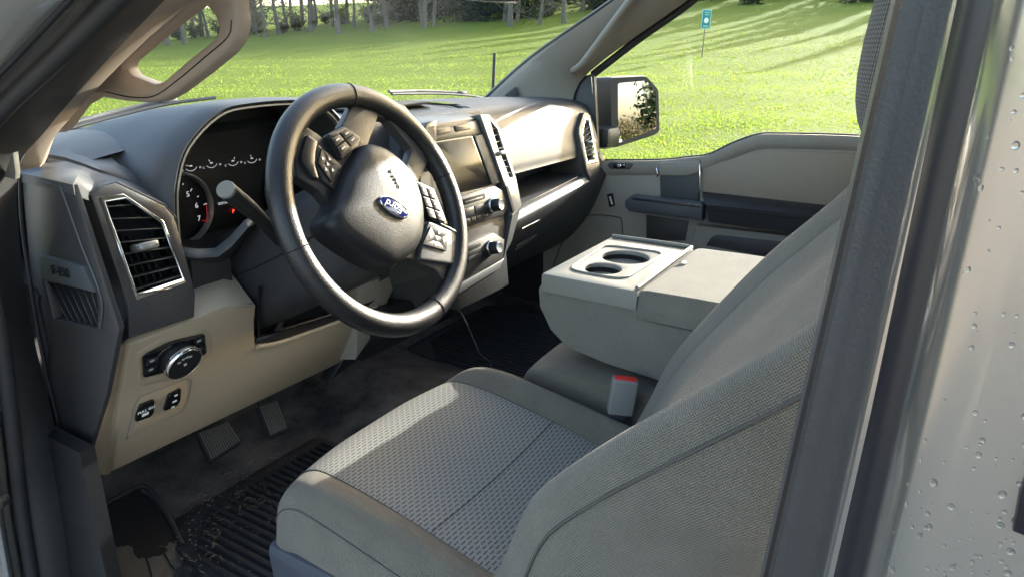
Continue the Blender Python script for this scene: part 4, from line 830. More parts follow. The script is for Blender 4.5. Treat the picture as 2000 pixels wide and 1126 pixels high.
for s in (-1, 1):
    fe = grid('fender', [[V(s*(.87+.03*k), .36+t*1.55, z+0*t) for k, z in ((0, -.02-.12*t*t), (2, -.06-.12*t*t), (3.4, -.16), (3.8, -.45), (3.4, -.62))] for t in np.linspace(0, 1, 6)], 'silver_paint', T, solid=.004)
gr_ = box('front_grille', (0, 1.97, -.42), (1.7, .10, .62), 'black_plastic', T, .03); box('bumper', (0, 2.03, -.80), (1.85, .16, .22), 'chrome', T, .03)
an = tube('antenna', [U(962, 205, x=.90), U(964, 150, x=.90), U(966, 104, x=.90)], .0055, 'rubber', T, k=2, n=8); tag(an, 'short black whip antenna on the far front fender')
rm = box('rear_view_mirror', U(945, -34, y=.02), (.17, .03, .062), 'gloss_black', T, .012, rot(rad(-10), 0, rad(-12))); tag(rm, 'black rear view mirror hanging from the windshield')
tube('mirror_stem', [U(945, -18, y=.02)+V(0, .01, 0), U(945, -18, y=.02)+V(0, .06, .06), wsh(.02, .72)], .010, 'black_plastic', rm, k=3)
# right roof rail, right side behind the front door, cab back
for s in (1, -1):
    y1 = -.40 if s > 0 else -.24
    ribbon('roof_rail', [[V(s*.635, -.22, .585), V(s*.64, -.6, .592), V(s*.64, -1.75, .565)], [V(s*.69, -.24, .515), V(s*.70, -.6, .53), V(s*.70, -1.75, .51)], [V(s*.74, -.24, .515), V(s*.75, -.6, .53), V(s*.75, -1.75, .51)], [V(s*.70, -.22, .60), V(s*.70, -.6, .62), V(s*.70, -1.75, .59)]], 'headliner', T)
box('rear_door_panel', (.80, -1.24, -.32), (.10, 1.05, .66), 'taupe', T, .03); box('door_pillar', (.755, -.78, .25), (.07, .16, .62), 'taupe', T, .03, rot(0, rad(8), 0))
box('cab_back', (0, -1.80, -.15), (1.6, .06, .75), 'taupe', T, .02); box('rear_bench', (0, -1.45, -.40), (1.35, .45, .18), 'cloth', T, .05, None, 4); box('rear_bench_back', (0, -1.68, -.05), (1.35, .14, .62), 'cloth', T, .05, None, 4)
# ---------------- near pillar and rear door on the driver side
zs = [-.85, -.5, -.25, -.055, .082, .173, .248, .45]
def bl(pts): return [[V(x, y0+.018*((z+.055)/.303) * f, z) for (x, y0, f) in pts] for z in zs]
y_ = lambda z: -.0165*(z+.055)/.303
def line(x, y): return [V(x, y+y_(z)*(1 if x > -.875 else .45 if x > -.9 else .15), z) for z in zs]
bp = grid('door_pillar', [line(-.78, -.700), line(-.80, -.665), line(-.842, -.652), line(-.858, -.655)], 'charcoal', T, smooth=60); tag(bp, 'near door pillar with a black rubber gasket beside the driver seat')
grid('pillar_gasket', [line(-.8575, -.660), line(-.862, -.6575), line(-.866, -.660), line(-.8665, -.6625), line(-.8705, -.667), line(-.876, -.676), line(-.8790, -.6815), line(-.8800, -.6820), line(-.8825, -.6860), line(-.884, -.692), line(-.880, -.70)], 'seal', bp, smooth=40)
grid('pillar_flange', [line(-.8805, -.6925), line(-.884, -.6850), line(-.889, -.6845), line(-.8945, -.6880), line(-.896, -.695)], 'silver_paint', bp, smooth=60)
grid('gap_reflection', [line(-.892, -.6900), line(-.898, -.6895), line(-.905, -.6915), line(-.912, -.6960), line(-.917, -.7020), line(-.918, -.712)], 'gap_reflection', bp, smooth=80)  # added strip; its dark colour stands in for a reflection in the painted jamb
rd = grid('rear_door', [line(-.916, -.76), line(-.916, -.712), line(-.9185, -.7035), line(-.926, -.7010), line(-.936, -.7020), line(-.948, -.7055), line(-.9555, -.712), line(-.958, -.722), line(-.960, -.76), line(-.962, -1.2), line(-.962, -1.75)], 'silver_paint', T, smooth=60); tag(rd, 'closed silver rear door dotted with rain')
plate('window_moulding', [U(1978, 1038, x=-.962), U(1992, 965, x=-.963), U(2060, 800, x=-.963), U(2100, 1090, x=-.963)], (.004, 0, 0), 'gloss_black', rd, bev=.001)
def drops(name, pts, nrm, rmin, rmax, mt, parent):
    it = []
    e1, e2, e3 = basis(nrm)
    for p in pts:
        r = random.uniform(rmin, rmax)*random.choice((.5, .7, 1)); vs = [p+e3*r*.55]; fs = []; st = random.uniform(.8, 1.3)
        for k, (q, h) in enumerate(((.55, .45), (.9, .2), (1.05, -.02))):
            for j in range(8): a = j*math.pi/4; vs.append(p+(e1*math.cos(a)+e2*math.sin(a)*st)*r*q+e3*r*h)
        for j in range(8):
            fs.append((0, 1+j, 1+(j+1) % 8))
            for k in range(2): fs.append((1+8*k+j, 1+8*(k+1)+j, 1+8*(k+1)+(j+1) % 8, 1+8*k+(j+1) % 8))
        it.append((vs, fs))
    o = joinmesh(name, it, mt, parent, 60); o['kind'] = 'stuff'; return o
mm = D.materials.new('water'); mm.use_nodes = True; bb_ = mm.node_tree.nodes['Principled BSDF']; bb_.inputs['Base Color'].default_value = (.9, .92, .93, 1); bb_.inputs['Roughness'].default_value = .02; bb_.inputs['IOR'].default_value = 1.33; bb_.inputs['Transmission Weight'].default_value = 1; MAT['water'] = mm
mat('drop_glint', (.75, .78, .76), .05, 0, spec=.8)
P = []
for i in range(520):
    z = random.uniform(-.08, .23) if random.random() < .45 else random.uniform(-.09, .08); P.append(V(-.9585-.0018*random.random(), random.uniform(-.707, -.742), z))
P = [V(float(np.interp(-p[1], [.7030, .7055, .712, .722, .76], [-.936, -.948, -.9555, -.958, -.960])), p[1]+y_(p[2])*.15, p[2]) for p in P]
drops('rain_drops', P, (-1, 0, 0), .0004, .0014, 'water', rd)

# ---------------- far door
XD = .775
d_ = lambda u, v, x=XD: U(u, v, x=x)
door = plate('passenger_door', [d_(*p) for p in [(1060, 330), (1165, 321), (1288, 320), (1385, 309), (1432, 287), (1480, 271), (1525, 268), (1690, 273), (1900, 290), (1900, 720), (1060, 780)]], (.05, 0, 0), 'taupe', T, bev=.004, smooth=40); tag(door, 'passenger door with taupe panel, beige inset and dark armrest')
lp = [(1165, 317), (1288, 316), (1340, 311), (1385, 305), (1432, 283), (1480, 267), (1525, 265), (1690, 270), (1900, 288)]
ribbon('window_sill', [[d_(*p, .83) for p in lp], [d_(*p, .80)+V(0, 0, .004) for p in lp], [d_(*p, .775)+V(-.006, 0, .004) for p in lp], [d_(u, v+16, .775)+V(-.012, 0, 0) for u, v in lp], [d_(u, v+28, .775)+V(.002, 0, 0) for u, v in lp]], 'taupe', door, smooth=60)
tube('window_seal', [d_(u, v-1, .825)+V(0, 0, .002) for u, v in lp], .006, 'rubber', door, k=4, n=8)
plate('door_inset', [d_(*p, .768) for p in [(1372, 328), (1412, 316), (1470, 298), (1520, 294), (1690, 300), (1690, 412), (1376, 376)]], (.01, 0, 0), 'door_inset', door, bev=.003)
plate('trim_column', [d_(*p, .764) for p in [(1287, 318), (1366, 313), (1364, 400), (1290, 392)]], (.02, 0, 0), 'charcoal', door, bev=.003)
plate('trim_cap', [d_(*p, .758) for p in [(1286, 318), (1367, 313), (1368, 336), (1340, 345), (1288, 344)]], (.03, 0, 0), 'taupe', door, bev=.006)
for us in ((1286, 318, 1284, 346), (1371, 312, 1367, 375)):
    tube('chrome_strip', [d_(us[0], us[1]-1, .80), d_(us[0]-4, us[1]+10, .762), d_(us[2], us[3]-10, .756), d_(us[2], us[3], .757)], .0028, 'chrome', door, k=3, n=6)
arm = ribbon('door_armrest', [[d_(*p, .770) for p in ((1372, 374), (1500, 388), (1700, 410))], [d_(*p, .715) for p in ((1372, 385), (1500, 398), (1700, 422))], [d_(*p, .695) for p in ((1378, 400), (1500, 412), (1700, 434))], [d_(*p, .700) for p in ((1384, 433), (1500, 448), (1700, 474))], [d_(*p, .770) for p in ((1384, 434), (1500, 449), (1700, 476))]], 'leather', door, k=3, smooth=35)
tube('armrest_seam', [d_(*p, .694) for p in ((1384, 409), (1500, 421), (1700, 443))], .0012, 'void_black', door, k=3, n=5)
plate('pull_handle', [d_(*p, .690) for p in [(1219, 393), (1232, 383), (1368, 398), (1372, 402), (1371, 432), (1228, 414), (1219, 405)]], (.035, 0, 0), 'charcoal', door, bev=.007, smooth=30)
plate('pull_handle_cap', [d_(*p, .6895) for p in [(1236, 386), (1366, 399.5), (1367, 407), (1234, 391)]], (.01, 0, 0), 'trim_dark', door, bev=.002)
plate('pull_recess', [d_(*p, .772) for p in [(1262, 420), (1345, 432), (1338, 470), (1262, 470)]], (.01, 0, 0), 'charcoal_brown', door, bev=.001)
plate('map_pocket', [d_(*p, .745) for p in [(1360, 440), (1600, 468), (1590, 540), (1335, 520)]], (.03, 0, 0), 'taupe', door, bev=.005)
plate('pocket_slot', [d_(*p, .7445) for p in [(1390, 462), (1400, 458), (1590, 478), (1590, 520), (1378, 480)]], (.01, 0, 0), 'charcoal_brown', door, bev=.002)
plate('window_switch', [d_(*p, .762) for p in [(1185, 322), (1192, 317), (1232, 319), (1236, 322), (1230, 331), (1192, 331)]], (.02, 0, 0), 'charcoal', door, bev=.002)
plate('switch_rocker', [d_(*p, .757) for p in [(1198, 320), (1222, 320), (1220, 329), (1197, 329)]], (.01, 0, 0), 'gloss_black', door, bev=.003)
plate('switch_tip', [d_(*p, .7565) for p in [(1207, 320.5), (1213, 320.5), (1211, 329), (1205, 329)]], (.002, 0, 0), 'chrome', door, bev=.0004)
plate('lock_slot', [d_(*p, .770) for p in [(1185, 380), (1196, 378), (1200, 402), (1190, 405)]], (.006, 0, 0), 'void_black', door, bev=.001)
tube('lock_lever', [d_(1191, 384, .764), d_(1196, 400, .764)], .004, 'satin_silver', door, k=2, n=8)
tube('speaker_outline', [d_(*p, .774) for p in [(1080, 520), (1105, 455), (1125, 430), (1160, 420), (1205, 424), (1214, 432), (1216, 470), (1216, 520)]], .0016, 'charcoal_brown', door, k=4, n=5)
plate('mirror_sail', [d_(*p, .785) for p in [(1060, 230), (1128, 153), (1160, 143), (1168, 300), (1168, 320), (1060, 330)]], (.01, 0, 0), 'black_plastic', door, bev=.001)
tube('window_channel', [d_(1160, 143, .795), d_(1165, 220, .80), d_(1168, 305, .81)], .0055, 'rubber', door, k=3, n=8); tube('channel_bead', [d_(1155, 150, .785), d_(1158, 185, .787)], .0022, 'chrome', door, k=2, n=6)
tube('window_frame', [d_(1158, 146, .80), d_(1250, 75, .785), d_(1350, 4, .765), V(.735, -.22, .475), V(.725, -.42, .505), V(.725, -.72, .51)], .011, 'rubber', door, k=5, n=10)
wg = ribbon('window_glass', [[d_(1160, 145, .81), V(.742, -.22, .472), V(.732, -.45, .50), V(.732, -.75, .505)], [d_(1166, 240, .825), V(.79, -.22, .24), V(.79, -.45, .25), V(.79, -.75, .26)], [d_(1168, 325, .835), V(.835, -.20, -.06), V(.835, -.45, -.02), V(.835, -.75, 0)]], 'window_glass', door, k=3, smooth=180)
door_skin = box('door_skin', (.90, -.25, -.48), (.10, 1.05, .72), 'silver_paint', door, .03)
P = []
for i in range(64):
    u, v = random.uniform(1240, 1690), random.betavariate(1.1, 2.2)*250-5
    if v < 0 or u < 1350-(v-0)*1.3: continue
    P.append(U(u, v, x=.790-.03*0)+V(-.001, 0, 0))
P2 = []
for p in P:
    z = p[2]; x = .835+(z+.03)*(.732-.835)/.53; q = CAMP+(p-CAMP)*((x-.003-CAMP[0])/(p[0]-CAMP[0])); P2.append(q)
drops('rain_drops', P2, (-1, 0, .15), .0008, .0024, 'drop_glint', door)
# door mirror
MNv = V(-.557, -.828, .064); MO = V(1.03, .13, .05)
mp = lambda u, v, h=0: UPL(u, v, MO+MNv*h, MNv)
rim = rnd([mp(*p) for p in [(1192, 153), (1262, 149), (1286, 176), (1288, 258), (1276, 265), (1203, 288), (1195, 280)]], .012, 4); rc = sum(rim)/len(rim)
sh_ = V(-.02, .06, 0)
mr = loft('door_mirror', [[p for p in rim], [rc+(p-rc)*1.03-MNv*.012 for p in rim], [rc+(p-rc)*1.02-MNv*.07+sh_*.6 for p in rim], [rc+(p-rc)*.90-MNv*.11+sh_ for p in rim], [rc+(p-rc)*.55-MNv*.135+sh_ for p in rim]], 'black_plastic', T, smooth=45); tag(mr, 'black folding door mirror with chamfered glass on the passenger side')
glp = rnd([mp(*p, .001) for p in [(1207, 163), (1262, 158), (1281, 181), (1282, 252), (1207, 280)]], .008, 3)
plate('mirror_glass', glp, -MNv*.003, 'mirror', mr, bev=0)
mat('mirror_spot', (.55, .60, .58), .02, 1)
sp2 = rnd([mp(*p, .0022) for p in [(1254, 161), (1261, 160), (1279, 182), (1280, 203), (1262, 205)]], .004, 3); plate('spot_glass', sp2, -MNv*.001, 'mirror_spot', mr, bev=0)
box('mirror_arm', (.93, .22, -.03), (.16, .07, .07), 'black_plastic', mr, .02)

# ---------------- centre console / folded armrest
con = plate('centre_console', [V(-.155, y, z) for y, z in [tuple(U(*q, x=-.155)[1:]) for q in ((1058, 548), (1048, 566), (1051, 600), (1072, 645), (1105, 680), (1180, 712), (1285, 746))]+[(-.62, -.325), (-.68, -.18)]], (.31, 0, 0), 'cloth_console', T, bev=.010, smooth=40); tag(con, 'folded down centre armrest in grey cloth with a plastic cup holder tray')
def boxuv(o, s=1):                                     # planar UVs in metres by face direction
    me = o.data; l = me.uv_layers.new(name='uv')
    for p in me.polygons:
        n_ = p.normal; k = max(range(3), key=lambda i: abs(n_[i])); ij = [(1, 2), (0, 2), (0, 1)][k]
        for li in p.loop_indices: c = me.vertices[me.loops[li].vertex_index].co; l.data[li].uv = (c[ij[0]]*s, c[ij[1]]*s)
boxuv(con)
ZT = -.150
big = [V(.024+.046*math.cos(t), -.216+.046*math.sin(t), ZT) for t in np.linspace(0, 2*math.pi, 28, endpoint=False)]
sm_ = [V(-.070+.034*math.cos(t), -.210+.034*math.sin(t), ZT) for t in np.linspace(0, 2*math.pi, 22, endpoint=False)]
tq = [U(1066, 530, z=ZT), U(1187, 465, z=ZT), U(1350, 476, z=ZT), U(1250, 560, z=ZT)]
tray = plate('cup_tray', [V(-.158, -.130, ZT), V(.155, -.130, ZT), V(.155, -.312, ZT), V(-.158, -.312, ZT)], (0, 0, -.034), 'grey_plastic', con, holes=[big, sm_], bev=.004, round_=0, hdepth=.008)
for c, r in ((V(.024, -.216, 0), .0462), (V(-.070, -.210, 0), .0342)):
    lathe('cup_well', [(r, ZT-.004), (r*.99, ZT-.02), (r*.93, ZT-.075), (.0001, ZT-.075)], c, (0, 0, 1), 'void_black', con, 28)
    lathe('cup_rim', [(r+.006, ZT-.001), (r+.0045, ZT+.0022), (r+.001, ZT+.0012), (r-.001, ZT-.006)], c, (0, 0, 1), 'grey_plastic', con, 32, 60) if False else None
tube('tray_lip', [V(.150, -.135, ZT+.003), V(.152, -.22, ZT+.004), V(.152, -.300, ZT+.004), V(.148, -.3085, ZT+.004), V(.05, -.3085, ZT+.004), V(-.15, -.3085, ZT+.002)], .0042, 'grey_plastic', con, k=1, n=8)
gtrack = rnd([V(-.116, -.160, ZT+.0006), V(.08, -.148, ZT+.0006), V(.092, -.274, ZT+.0006), V(-.116, -.270, ZT+.0006)], .03, 5)
tube('tray_ridge', gtrack, .0028, 'grey_plastic', con, k=1, n=8, closed=True)
# lid
lidG = []
cols = [(-.157, -.050), (-.160, -.030), (-.158, -.006), (-.148, 0), (-.05, .002), (.05, .002), (.145, 0), (.154, -.008), (.156, -.05)]
for y, dz, k in ((-.316, -.040, 1), (-.3155, -.012, 1), (-.322, -.001, 1), (-.36, .001, 1), (-.45, .002, 1), (-.55, 0, 1), (-.66, -.004, 1)):
    lidG.append([V(x, y+(.0 if abs(x) > .03 else -.0), ZT+.004+max(-.05, min(z, 0)+dz if dz > -.03 else -.045) if abs(z) < .03 else ZT-.045) for x, z in cols])
lid = grid('armrest_lid', dup_cr(np.array(lidG), 3, 3), 'cloth_console', con, uv=True, smooth=60)
tube('lid_latch', [V(-.005, -.318, ZT-.006), V(.012, -.330, ZT+.003), V(.03, -.331, ZT+.003), V(.047, -.318, ZT-.006)], .006, 'grey_plastic', con, k=4, n=8)
tube('lid_gap', [V(-.1575, -.315, ZT-.047), V(-.1575, -.45, ZT-.049), V(-.1575, -.62, ZT-.05)], .0022, 'void_black', con, k=2, n=5)
# centre seat base under the armrest
def cushion(name, cx, hw, y0, y1, zt, zb, mt, parent, n=4):
    st = [(y1+.012, zb+.02, .93), (y1+.022, (zt+zb)/2, .97), (y1+.012, zt-.02, .985), (y1-.02, zt-.002, 1), (y1-.08, zt+.002, 1), ((y0+y1)/2, zt, 1), (y0, zt-.01, 1)]
    C = [(-1.0, -1), (-1.03, -.5), (-1.0, -.12), (-.90, 0), (-.5, .04), (0, .05), (.5, .04), (.90, 0), (1.0, -.12), (1.03, -.5), (1.0, -1)]
    G = [[V(cx+hw*s*c, y, (max(zb, z+(zt-zb)*h) if z > zb+.03 else z)) for c, h in C] for y, z, s in st]
    return grid(name, dup_cr(np.array(G), n, n), mt, parent, uv=True, smooth=60)
cs = cushion('centre_seat_cushion', 0, .172, -.65, -.115, -.330, -.46, 'cloth', T); tag(cs, 'grey cloth seat base under the folded armrest')
tube('seam', [V(-.168, -.62, -.352), V(-.170, -.35, -.350), V(-.166, -.16, -.349), V(-.15, -.108, -.355), V(-.08, -.096, -.36), V(.05, -.095, -.36)], .0018, 'thread', cs, k=5, n=5)
# ---------------- driver seat
SCX = -.437
sy = [(.046, -.450, .88, 0), (.062, -.424, .925, 0), (.060, -.396, .955, .1), (.040, -.368, .975, .35), (.0, -.348, .99, .7), (-.07, -.348, 1, 1), (-.15, -.358, 1, 1.1), (-.24, -.374, 1, 1.25), (-.33, -.392, 1, 1.4), (-.44, -.405, 1, 1.5)]
sc = [(-.240, None), (-.250, -.075), (-.248, -.040), (-.234, -.012), (-.210, .008), (-.178, -.001), (-.172, -.005), (-.166, -.003), (-.09, -.007), (0, -.009), (.09, -.007), (.166, -.003), (.172, -.005), (.178, -.001), (.205, .020), (.226, .012), (.238, -.02), (.243, -.07), (.238, None)]
Gs = []
for y, zc, wsx, bo in sy:
    row = []
    for x, dz in sc:
        if dz is None: z = min(zc-.02, -.445) if zc > -.43 else zc-.01
        elif dz > .005: z = zc+dz*bo
        elif dz < -.03: z = max(zc+dz, -.440) if zc > -.42 else zc+dz*.25
        else: z = zc+dz*max(bo, .2)
        row.append(V(SCX+x*wsx, y-(abs(x)/.25)**3*.050*float(sstep(-.16, .03, y)), z))
    Gs.append(row)
Gs = dup_cr(np.array(Gs), 4, 3)
seat = grid('driver_seat', Gs[:, :6*3+1], 'cloth', T, uv=True, smooth=70); tag(seat, 'grey cloth driver seat with dashed weave centre')
grid('cushion_bolster', Gs[:, 12*3:], 'cloth', seat, uv=True, smooth=70)
grid('cushion_insert', Gs[:, 6*3:12*3+1], 'cloth_insert', seat, uv=True, smooth=70)
def seamline(name, P, par, r=.0016, mt='thread'): tube(name, P, r, mt, par, k=1, n=5)
seamline('seam', [p+V(0, 0, .0006) for p in Gs[4:, 18]], seat); seamline('seam', [p+V(0, 0, .0006) for p in Gs[4:, 36]], seat)
i_ = 4*5+7; seamline('seam', [p+V(0, 0, .0002) for p in Gs[i_, 18:37]], seat, .0007)
seamline('seam', [p+V(-.0006, 0, 0) for p in Gs[3:, 8]], seat, .0010)
# plastic side shield
plate('seat_shield', [V(-.684, y, z) for y, z in ((.018, -.440), (.024, -.455), (.01, -.58), (-.55, -.58), (-.62, -.35), (-.52, -.33), (-.40, -.440))], (.03, 0, 0), 'seat_shield', seat, bev=.008, smooth=40)
mat('thread_dark', (.030, .027, .024), .85)
# backrest
line_ = [(-.325, -.415), (-.352, -.360), (-.376, -.300), (-.404, -.222), (-.458, -.133), (-.526, -.036), (-.598, .049), (-.665, .13), (-.715, .20), (-.745, .225), (-.79, .215)]
wid = [.95, .97, .985, 1, 1.0, .99, .97, .93, .86, .80, .78]
bc = [(-.230, -.215), (-.258, -.13), (-.258, -.060), (-.247, -.014), (-.236, .006), (-.210, .010), (-.186, -.012), (-.180, -.017), (-.174, -.016), (-.09, -.036), (0, -.040), (.08, -.036), (.148, -.020), (.154, -.022), (.160, -.016), (.192, -.001), (.212, .000), (.232, -.02), (.242, -.06), (.238, -.12), (.21, -.155)]
tn = np.gradient(np.array(line_), axis=0); tn /= np.linalg.norm(tn, axis=1)[:, None]
lean = lambda x, i: -.056*float(sstep(-.27, .06, line_[i][1]))*float(sstep(-.02, -.20, x))
Gb = [[V(SCX+x*wid[i], line_[i][0]+(tn[i][1])*(d+lean(x, i))*(1 if i < 8 else .8), line_[i][1]-tn[i][0]*(d+lean(x, i))*(1 if i < 8 else .8)) for x, d in bc] for i in range(len(line_))]
Gb = dup_cr(np.array(Gb), 4, 3)
bk = grid('backrest', Gb, 'cloth', seat, uv=True, smooth=70)
grid('backrest_insert', [[p+V(0, .0012, .0008) for p in r] for r in Gb[:, 24:37]], 'cloth', seat, uv=True, smooth=70)
seamline('seam', [p+V(0, .0012, .0012) for p in Gb[2:38, 21]], seat, .0022, 'thread_dark'); seamline('seam', [p+V(0, .0010, .0010) for p in Gb[2:38, 22]], seat, .0012, 'thread_dark'); seamline('seam', [p+V(0, .001, .001) for p in Gb[2:38, 39]], seat, .0016)
seamline('seam', [p+V(-.0012, .0006, .0003) for p in Gb[2:38, 8]], seat, .0018)
def superell(c, r, p, nu=28, nv=16, tilt=0):
    G = []
    f = lambda t, p: np.sign(t)*abs(t)**(2/p)
    for v in np.linspace(-math.pi/2, math.pi/2, nv):
        G.append([V(c[0]+r[0]*f(math.cos(v), p)*f(math.cos(u), p), c[1]+r[1]*f(math.cos(v), p)*f(math.sin(u), p)-tilt*r[2]*f(math.sin(v), p), c[2]+r[2]*f(math.sin(v), p)) for u in np.linspace(0, 2*math.pi, nu, endpoint=False)])
    return np.array(G)
grid('head_restraint', superell((SCX, -.686, .262), (.135, .060, .125), 2.7, tilt=.10), 'cloth_head', seat, closed_j=True, uv=True, smooth=180)
for s in (-1, 1): tube('restraint_post', [V(SCX+s*.06, -.68, .16), V(SCX+s*.06, -.67, .10), V(SCX+s*.06, -.64, .02)], .006, 'chrome', seat, k=2, n=8)
# passenger seat: a copy
ps = seat.copy(); COL.objects.link(ps); ps.name = 'passenger_seat'; ps.location = (.87, -.035, HH); tag(ps, 'grey cloth passenger seat beyond the folded armrest')
for ch in list(seat.children):
    if ch.name.startswith('seat_shield'): continue
    c = ch.copy(); COL.objects.link(c); c.parent = ps
# buckle
bc_ = U(1216, 772, x=-.208)
bt = V(.02, -.10, 1); bt /= np.linalg.norm(bt); bx_ = V(1, .55, 0); bx_ -= bt*(bt@bx_); bx_ /= np.linalg.norm(bx_); by_ = np.cross(bt, bx_)
RB = fromaxes(bx_, by_, bt)
bk_ = box('seat_belt_buckle', bc_, (.024, .044, .066), 'buckle_grey', T, .004, RB, 3); tag(bk_, 'grey seat belt buckle with red button by the armrest')
box('release_button', bc_+bt*.0315, (.016, .037, .006), 'red_plastic', bk_, .0015, RB)
box('belt_strap', bc_-bt*.065, (.006, .028, .080), 'belt_web', bk_, .002, RB)

# ---------------- floor, pedals
FZ = -.60
fl = [(-.30, FZ), (.0, FZ), (.30, FZ), (.50, FZ+.005), (.62, FZ+.05), (.74, FZ+.16), (.86, FZ+.32), (.88, -.05)]
fx = [-.84, -.76, -.66, -.54, -.42, -.30, -.22, -.15, 0, .15, .25, .45, .65, .84]
def hump(x, y): return .055*math.exp(-((x-.0)/.16)**4)*(1 if y > -.2 else 1)
Gf = [[V(x, y, z+hump(x, y)+(.05*sstep(-.76, -.83, x))) for x in fx] for y, z in [(-1.75, FZ), (-.8, FZ)]+fl]
floor = grid('cab_floor', dup_cr(np.array(Gf), 3, 3), 'floor_vinyl', T, smooth=60); tag(floor, 'dirty black vinyl cab floor')
F_ = lambda u, v, z=FZ: U(u, v, z=z)
# dead pedal: dry dirty pad with wet patch and drips
fo = V(-.70, .42, -.535); fn = V(.12, -.42, 1); fn /= np.linalg.norm(fn)
fp = lambda u, v, h=0: UPL(u, v, fo+fn*h, fn)
ft = plate('foot_rest', [fp(*p) for p in [(172, 1000), (272, 948), (300, 960), (352, 1060), (360, 1100), (380, 1150), (215, 1180), (190, 1060)]], -fn*.03, 'dry_dirt', T, bev=.006, round_=.01); tag(ft, 'muddy foot rest with a wet patch')
wet = [(176, 1004), (268, 954), (296, 968), (318, 1000), (326, 1014), (346, 1044), (348, 1054), (328, 1060), (326, 1072), (320, 1080), (292, 1088), (285, 1089), (268, 1086), (264, 1078), (258, 1068), (262, 1060), (252, 1064), (240, 1062), (232, 1066), (222, 1062), (210, 1066), (200, 1062), (190, 1060)]
wet = [(u*(1-t)+wet[(i+1) % len(wet)][0]*t+random.uniform(-3.5, 3.5), v*(1-t)+wet[(i+1) % len(wet)][1]*t+random.uniform(-3.5, 3.5)) for i, (u, v) in enumerate(wet) for t in (0, .4, .75)]
plate('wet_stain', [fp(*p, .0012) for p in rnd([V(*q) for q in wet], 2, 1)], -fn*.001, 'wet_patch', ft, bev=0)
for q in ([(284, 1086), (290, 1100), (298, 1130), (302, 1150)], [(320, 1078), (328, 1092), (336, 1106), (345, 1112)], [(344, 1052), (352, 1078), (362, 1094)]): tube('wet_trickle', [fp(*p, .0010) for p in q], .0022, 'wet_patch', ft, k=4, n=6, flat=.3, up=fn)
tube('foot_rest_edge', [fp(*p, .002) for p in [(172, 1000), (230, 970), (276, 948), (300, 964), (330, 1010), (356, 1064)]], .005, 'rubber', ft, k=4, n=8)
def pedal(name, picks, o, nrm, nr, label, arm):
    nrm = np.array(nrm, float); nrm /= np.linalg.norm(nrm); pk = [UPL(*q, o, nrm) for q in picks]
    p_ = plate(name, pk, -nrm*.014, 'rubber', T, bev=.004, round_=.008); tag(p_, label)
    A, B, C_, E_ = pk[0], pk[1], pk[2], pk[3]
    for k in range(nr):
        t = (k+1)/(nr+1); a_ = A*(1-t)+B*t; b_ = E_*(1-t)+C_*t; a_, b_ = a_*.93+b_*.07, a_*.07+b_*.93
        d = b_-a_; L = np.linalg.norm(d); d /= L; s = np.cross(nrm, d); box('rib', (a_+b_)/2+nrm*.0012, (L, np.linalg.norm(B-A)/(nr+1)*.5, .0034), 'pedal_rib', p_, .0006, fromaxes(d, s, nrm), 1)
    tube('pedal_arm', [sum(pk)/4-nrm*.012]+arm, .010, 'black_plastic', p_, k=4, n=8)
mat('pedal_rib', (.150, .122, .105), .7, var=.35, vscale=30)
pedal('brake_pedal', [(384, 842), (444, 818), (474, 862), (412, 902)], V(-.48, .406, -.50), (0, -.75, .66), 13, 'wide ribbed black brake pedal', [V(-.48, .47, -.42), V(-.46, .50, -.2)])
pedal('accelerator_pedal', [(502, 790), (542, 776), (564, 838), (528, 854)], V(-.356, .398, -.50), (0, -.75, .66), 8, 'narrow ribbed accelerator pedal', [V(-.35, .48, -.42), V(-.34, .55, -.3)])
plate('kick_panel', [V(-.798, .20, -.28), V(-.798, .88, -.28), V(-.798, .88, -.61), V(-.798, .20, -.61)], (-.02, 0, 0), 'black_plastic', T, bev=0)
plate('kick_panel', [V(.80, .02, -.62), V(.80, .95, -.62), V(.80, .95, .05), V(.80, .30, .05), V(.80, .16, -.12)], (.03, 0, 0), 'black_plastic', T, bev=.004)
plate('firewall', [V(-.84, .89, -.62), V(.84, .89, -.62), V(.84, .89, .06), V(-.84, .89, .06)], (0, .02, 0), 'void_black', T, bev=0)
kp_ = plate('kick_panel', [U(150, 930, x=-.80), U(40, 900, x=-.80), U(60, 1300, x=-.80), U(240, 1300, x=-.80), U(190, 1050, x=-.80), U(165, 930, x=-.80)], (.02, 0, 0), 'black_plastic', T, bev=.003)
plate('kick_pocket', [U(148, 1046, x=-.79), U(168, 1032, x=-.79), U(188, 1095, x=-.79), U(160, 1108, x=-.79)], (.01, 0, 0), 'charcoal', kp_, bev=.002)
sill = box('door_sill', (-.86, -.15, -.665), (.12, 1.1, .10), 'silver_paint', T, .02); box('sill_plate', (-.845, -.15, -.612), (.085, 1.05, .012), 'black_plastic', sill, .004)
for s in (-1, 1): box('rocker', (s*.93, -.6, -.74), (.10, 2.4, .16), 'silver_paint', T, .03)
box('chassis', (0, .1, -.86), (.9, 3.6, .14), 'void_black', T, .02); box('cab_underfloor', (0, -.4, -.68), (1.66, 2.7, .06), 'void_black', T, .01)
for x in (-.86, .86):
    for y in (1.05, -2.7):
        tw = lathe('tyre', [(.22, -.13), (.36, -.13), (.39, -.10), (.395, 0), (.39, .10), (.36, .13), (.22, .13)], V(x, y, -HH+.395), (1, 0, 0), 'tyre', T, 36)
        lathe('rim', [(.22, -.09), (.21, -.06), (.10, -.05), (.05, -.09), (.0001, -.095)], V(x, y, -HH+.395), (1 if x < 0 else -1, 0, 0), 'alloy', tw, 30)
bed = box('cargo_bed', (0, -2.75, -.35), (1.9, 1.8, .62), 'silver_paint', T, .06)
